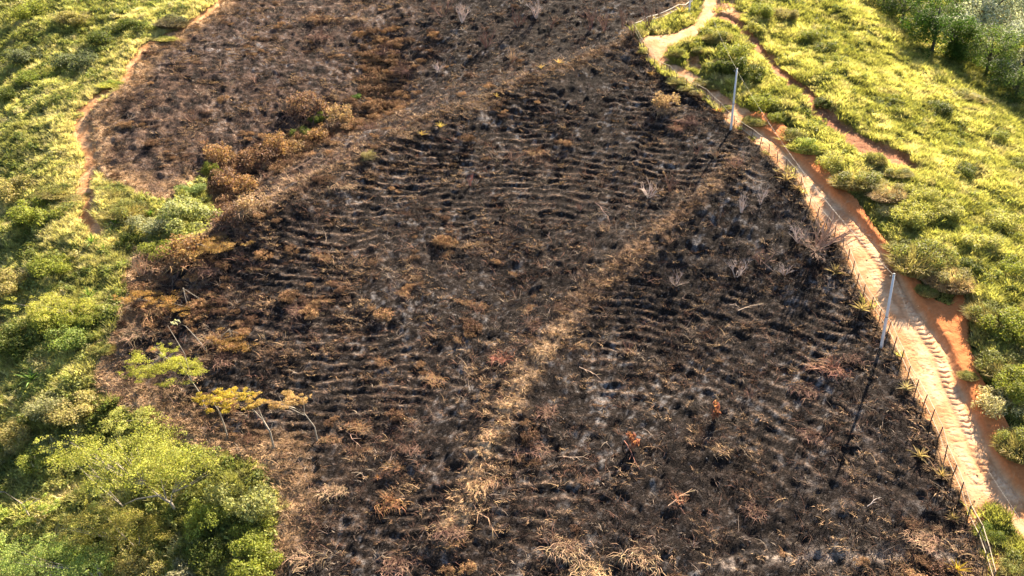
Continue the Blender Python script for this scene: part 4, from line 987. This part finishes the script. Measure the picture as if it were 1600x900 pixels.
tree(345, 535, [[(0,0),(4,-12),(16,-20)]], [(40,-4,44,7),(10,-10,30,8)], 5000, .055, (.34,.21,.07), "small tree with a flat brown crown above the yellow tree", r0=.05)
tree(340, 398, [[(0,0),(-10,-12),(-30,-18)],[(0,0),(10,-12),(30,-16)]], [(-22,-14,48,5),(20,-20,40,5)], 6000, .055, (.34,.22,.08), "low tree with a flat scorched crown at the foot of the spur", r0=.06)
# green broad canopies lower left
GN1 = (.34,.36,.07)
tree(278, 800, [[(0,0),(-8,-16),(-20,-30),(-42,-48)],[(-14,-22),(-16,-40)],[(-20,-30),(-60,-22),(-84,-10)],[(-8,-16),(-2,-34)]], [(-60,-82,90,16),(-110,-100,60,12),(10,-92,60,14),(-40,-112,80,12),(-150,-120,40,10),(-20,-66,60,14),(-90,-62,50,14),(40,-78,40,12)], 17000, .085, GN1, "broad flat crowned olive green tree with a pale bent trunk, lower left", r0=.16)
tree(165, 925, [[(0,0),(-10,-18),(-26,-42)],[(-4,-8),(-2,-44)]], [(-110,-40,80,16),(-60,-62,70,14),(-30,-30,60,14),(-130,-72,50,12),(-150,-20,40,14),(-12,-50,40,10)], 14000, .085, (.30,.38,.10), "broad light green canopy in the bottom left corner", r0=.12)
tree(215, 860, [[(0,0),(6,-20)],[(0,0),(-12,-20)]], [(0,-30,56,12),(-60,-44,50,12),(-30,-58,50,10)], 7000, .08, (.34,.31,.08), "yellowish canopy between the two broad green ones", r0=.09)
tree(50, 812, [[(0,0),(-6,-30),(-30,-48),(-60,-50)],[(-6,-30),(10,-40),(22,-38)]], [(20,-26,28,10),(-20,-10,40,10)], 3600, .085, (.28,.34,.07), "green tree with a bare white limb at the left edge", r0=.08)
tree(120, 500, [[(0,0),(-4,-14)]], [(-20,-22,50,8),(-60,-30,40,7)], 4200, .08, (.40,.40,.08), "flat topped yellow green tree half way down the left edge", r0=.08)
tree(225, 668, [[(0,0),(0,-14)]], [(-16,-14,44,8),(10,-4,30,8)], 3200, .08, (.40,.42,.11), "light green flat shrub tree at the burn's lower left bulge", r0=.07)
# forest at the top right
SIL = (.40,.44,.36)
def ftree(px, py, w_, h_, c, label, n_=6000, leaf=.14, seed=0, name="tree"):
    B, d = at(px, py); k = d/FPX; R = w_*k*1.4; H = h_*k/cos(PITCH)*1.1; g = random.Random(px*3+seed)
    r = link(name, None, loc=B); tag(r, label, 'tree')
    V_, F_ = [], []; tube([(0, 0, -.5), (.1, 0, H*.35), (-.1, .1, H*.75)], [.28, .2, .08], 7, V_, F_)
    for i in range(5):
        a = i*1.3; tube([(.1, 0, H*.3), (R*.35*cos(a), R*.35*sin(a), H*.55), (R*.6*cos(a), R*.6*sin(a), H*.7)], [.12, .08, .03], 5, V_, F_)
    link("trunk", mk("trunk", V_, F_, True), M_darkbark, r); cl = []
    for i in range(34):
        a = g.random()*6.28; q = math.sqrt(g.random())*.85; zz = g.uniform(.03, .95); q *= math.sqrt(max(.05, 1-abs(zz-.45)**2*2.4)); s_ = R*g.uniform(.16, .34)
        cl.append((q*R*cos(a), q*R*sin(a), zz*H, s_, s_, s_*.75))
    Vc, Fc = leafcloud(int(n_*1.8), cl, leaf, px, .6, .55); tag(link("crown", mesh_np("crown", Vc, Fc), M_leaf, r), color=c)
ftree(1455, 85, 40, 78, (.055,.11,.016), "dark green rounded tree in front of the silver one, top right", 8000, .13)
ftree(1488, 95, 26, 55, (.07,.13,.02), "smaller dark green tree right of the rounded one", 5000, .12)
ftree(1528, 68, 46, 96, SIL, "tree with large silvery leaves in the top right forest, the tallest", 5500, .22)
ftree(1592, 130, 34, 80, (.34,.38,.32), "silvery leafed tree at the right edge of the forest", 4200, .2)
ftree(1540, 118, 40, 62, (.09,.14,.03), "green tree at the forest edge under the tallest silver tree", 7000, .12)
ftree(1585, 158, 34, 42, (.10,.15,.04), "low green tree at the lowest corner of the forest edge", 5000, .12)
ftree(1500, 40, 34, 56, (.20,.25,.15), "grey green tree at the top edge left of the tallest silver tree", 5000, .16)
ftree(1408, 40, 32, 50, (.06,.10,.02), "dark tree at the top edge above the bright hillside", 5500, .12)
ftree(1378, 14, 26, 36, (.10,.12,.03), "first dark tree of the forest edge at the top", 4000, .12)
ftree(1430, 20, 34, 44, (.05,.09,.015), "deep green tree at the very top of the forest", 5000, .12)
ftree(1575, 60, 46, 50, (.10,.09,.025), "olive brown tree in the shade at the top right corner", 6000, .13)
ftree(1612, 40, 40, 60, (.06,.065,.025), "dark tree in the top right corner", 5000, .13)
ftree(1550, 20, 40, 40, (.09,.09,.025), "brownish green tree at the top edge behind the silver crown", 5000, .13)
ftree(1490, -8, 50, 50, (.07,.09,.025), "dark tree cut by the top edge behind the grey green one", 5000, .13)
# ---- fallen branches and sticks
def stick(px, py, dx, dy, r_, c, label, fork=True):
    B, d = at(px, py); E, _ = at(px+dx, py+dy); O = Vector(B)+Vector((0, 0, .12)); e = Vector(E)+Vector((0, 0, .22))-O; g = random.Random(px)
    side = Vector((-e.y, e.x, 0)).normalized(); V_, F_ = [], []
    pts = [e*t+side*(g.uniform(-.07, .07)*e.length)+Vector((0, 0, .15*math.sin(3*t))) for t in (0, .25, .5, .75, 1)]; pts[0] = Vector((0, 0, 0))
    tube(pts, [r_, r_*.85, r_*.7, r_*.5, r_*.25], 5, V_, F_)
    if fork:
        for i in (1, 2, 3):
            s_ = g.choice((-1, 1)); q = pts[i]+e*.22+side*s_*e.length*g.uniform(.1, .25)+Vector((0, 0, .15)); tube([pts[i], (pts[i]+q)/2+Vector((0, 0, .05)), q], [r_*.5, r_*.4, r_*.15], 4, V_, F_)
    o = link("fallen_branch", mk("fallen_branch", V_, F_), M_twig, loc=O); tag(o, label, 'branch', color=c)
for a in [
 (1153,487,40,-8,.05,(.6,.48,.34),"pale fallen branch with forks lying on the middle right slope"),
 (1140,478,16,6,.04,(.5,.4,.3),"short pale stick just left of the forked fallen branch"),
 (930,318,24,32,.04,(.4,.28,.22),"thin curved fallen branch in the dark terraces"),
 (975,690,22,48,.04,(.38,.2,.13),"thin red brown branch trailing down from the shrub with curled leaves"),
 (1044,792,38,-24,.05,(.7,.5,.3),"bright straight stick across the spiky twig bundle"),
 (1180,400,36,36,.035,(.36,.26,.2),"thin grey stick beside the pair of bare shrubs"),
 (1355,793,18,-12,.04,(.7,.6,.5),"short white stick on the lower right slope"),
 (740,790,42,52,.05,(.5,.34,.2),"long pale branch lying below the brown track"),
 (540,675,26,28,.04,(.5,.35,.25),"pale stick lying right of the tan crowned tree"),
 (880,715,40,6,.04,(.46,.36,.26),"pale bent stick on the lower slope right of the brown track"),
 (905,575,34,20,.045,(.55,.42,.3),"pale stick on the grey ash right of the brown track"),
 (230,740,-0,0,0,0,0)][:-1]: stick(*a)

tw_ = []
for i in range(5):
    Vt, Ft = branching(700+i, 1.0, 3+i % 3, .8, 2 if i < 2 else 3, .02, .5, 3, 2); m_ = mk("twig", Vt, Ft); m_.materials.append(M_stub); tw_.append(bpy.data.objects.new("twig", m_))
x, y, z, mm, g, f = spots(.16, lambda x, y, mm: sstep(.6, .9, mm['burn'])*(.5+.5*sstep(-.2, .3, fbm(x, y, .12, 2, 120))), seed=21, ymin=38); n_ = len(x)
tt = lerp(np.broadcast_to(C(.12, .075, .055), x.shape+(3,)), C(.36, .27, .21), g.random(n_)); sc = .5+.9*g.random(n_)**1.5; fl = (g.random(n_) < .4)*1.2
scatter_obj("burnt_twigs", tw_, np.stack([x, y, z+.05], -1), np.stack([g.normal(size=n_)*.2+fl, g.normal(size=n_)*.2, g.random(n_)*6.28], -1), np.stack([sc, sc, sc], -1), g.integers(0, 5, n_), tt, M_stub, "thin leafless twigs sticking up and lying on the ash")
print("twigs", n_)
# ---- loose stones and clods
import bmesh
rk = []
for i in range(4):
    b_ = bmesh.new(); bmesh.ops.create_icosphere(b_, subdivisions=1, radius=1); g_ = random.Random(i)
    for v in b_.verts: v.co *= g_.uniform(.7, 1.2); v.co.z *= .7
    m_ = bpy.data.meshes.new("stone"); b_.to_mesh(m_); b_.free(); m_.materials.append(M_stub); rk.append(bpy.data.objects.new("stone", m_))
def stone_d(x, y, mm):
    e = np.exp(-(mm['road_sd']/.5)**2); return np.clip(e*.9+.12*(mm['road_sd'] > 0)+.5*sstep(.5, .9, np.maximum(mm['path'], mm['path2']))+.10*(mm['burn'] > .9), 0, 1)
x, y, z, mm, g, f = spots(3.0, stone_d, seed=19, ymin=38); n_ = len(x)
tt = np.where((mm['burn'] > .5)[:, None], C(.10, .09, .085), C(.5, .29, .16))*(.6+.8*g.random(n_))[:, None]; sc = .03+.09*g.random(n_)**3
scatter_obj("loose_stones", rk, np.stack([x, y, z], -1), g.random((n_, 3))*6, np.stack([sc, sc, sc], -1), g.integers(0, 4, n_), tt, M_stub, "small clods and stones scattered on the road, paths and ash")
print("stones", n_)
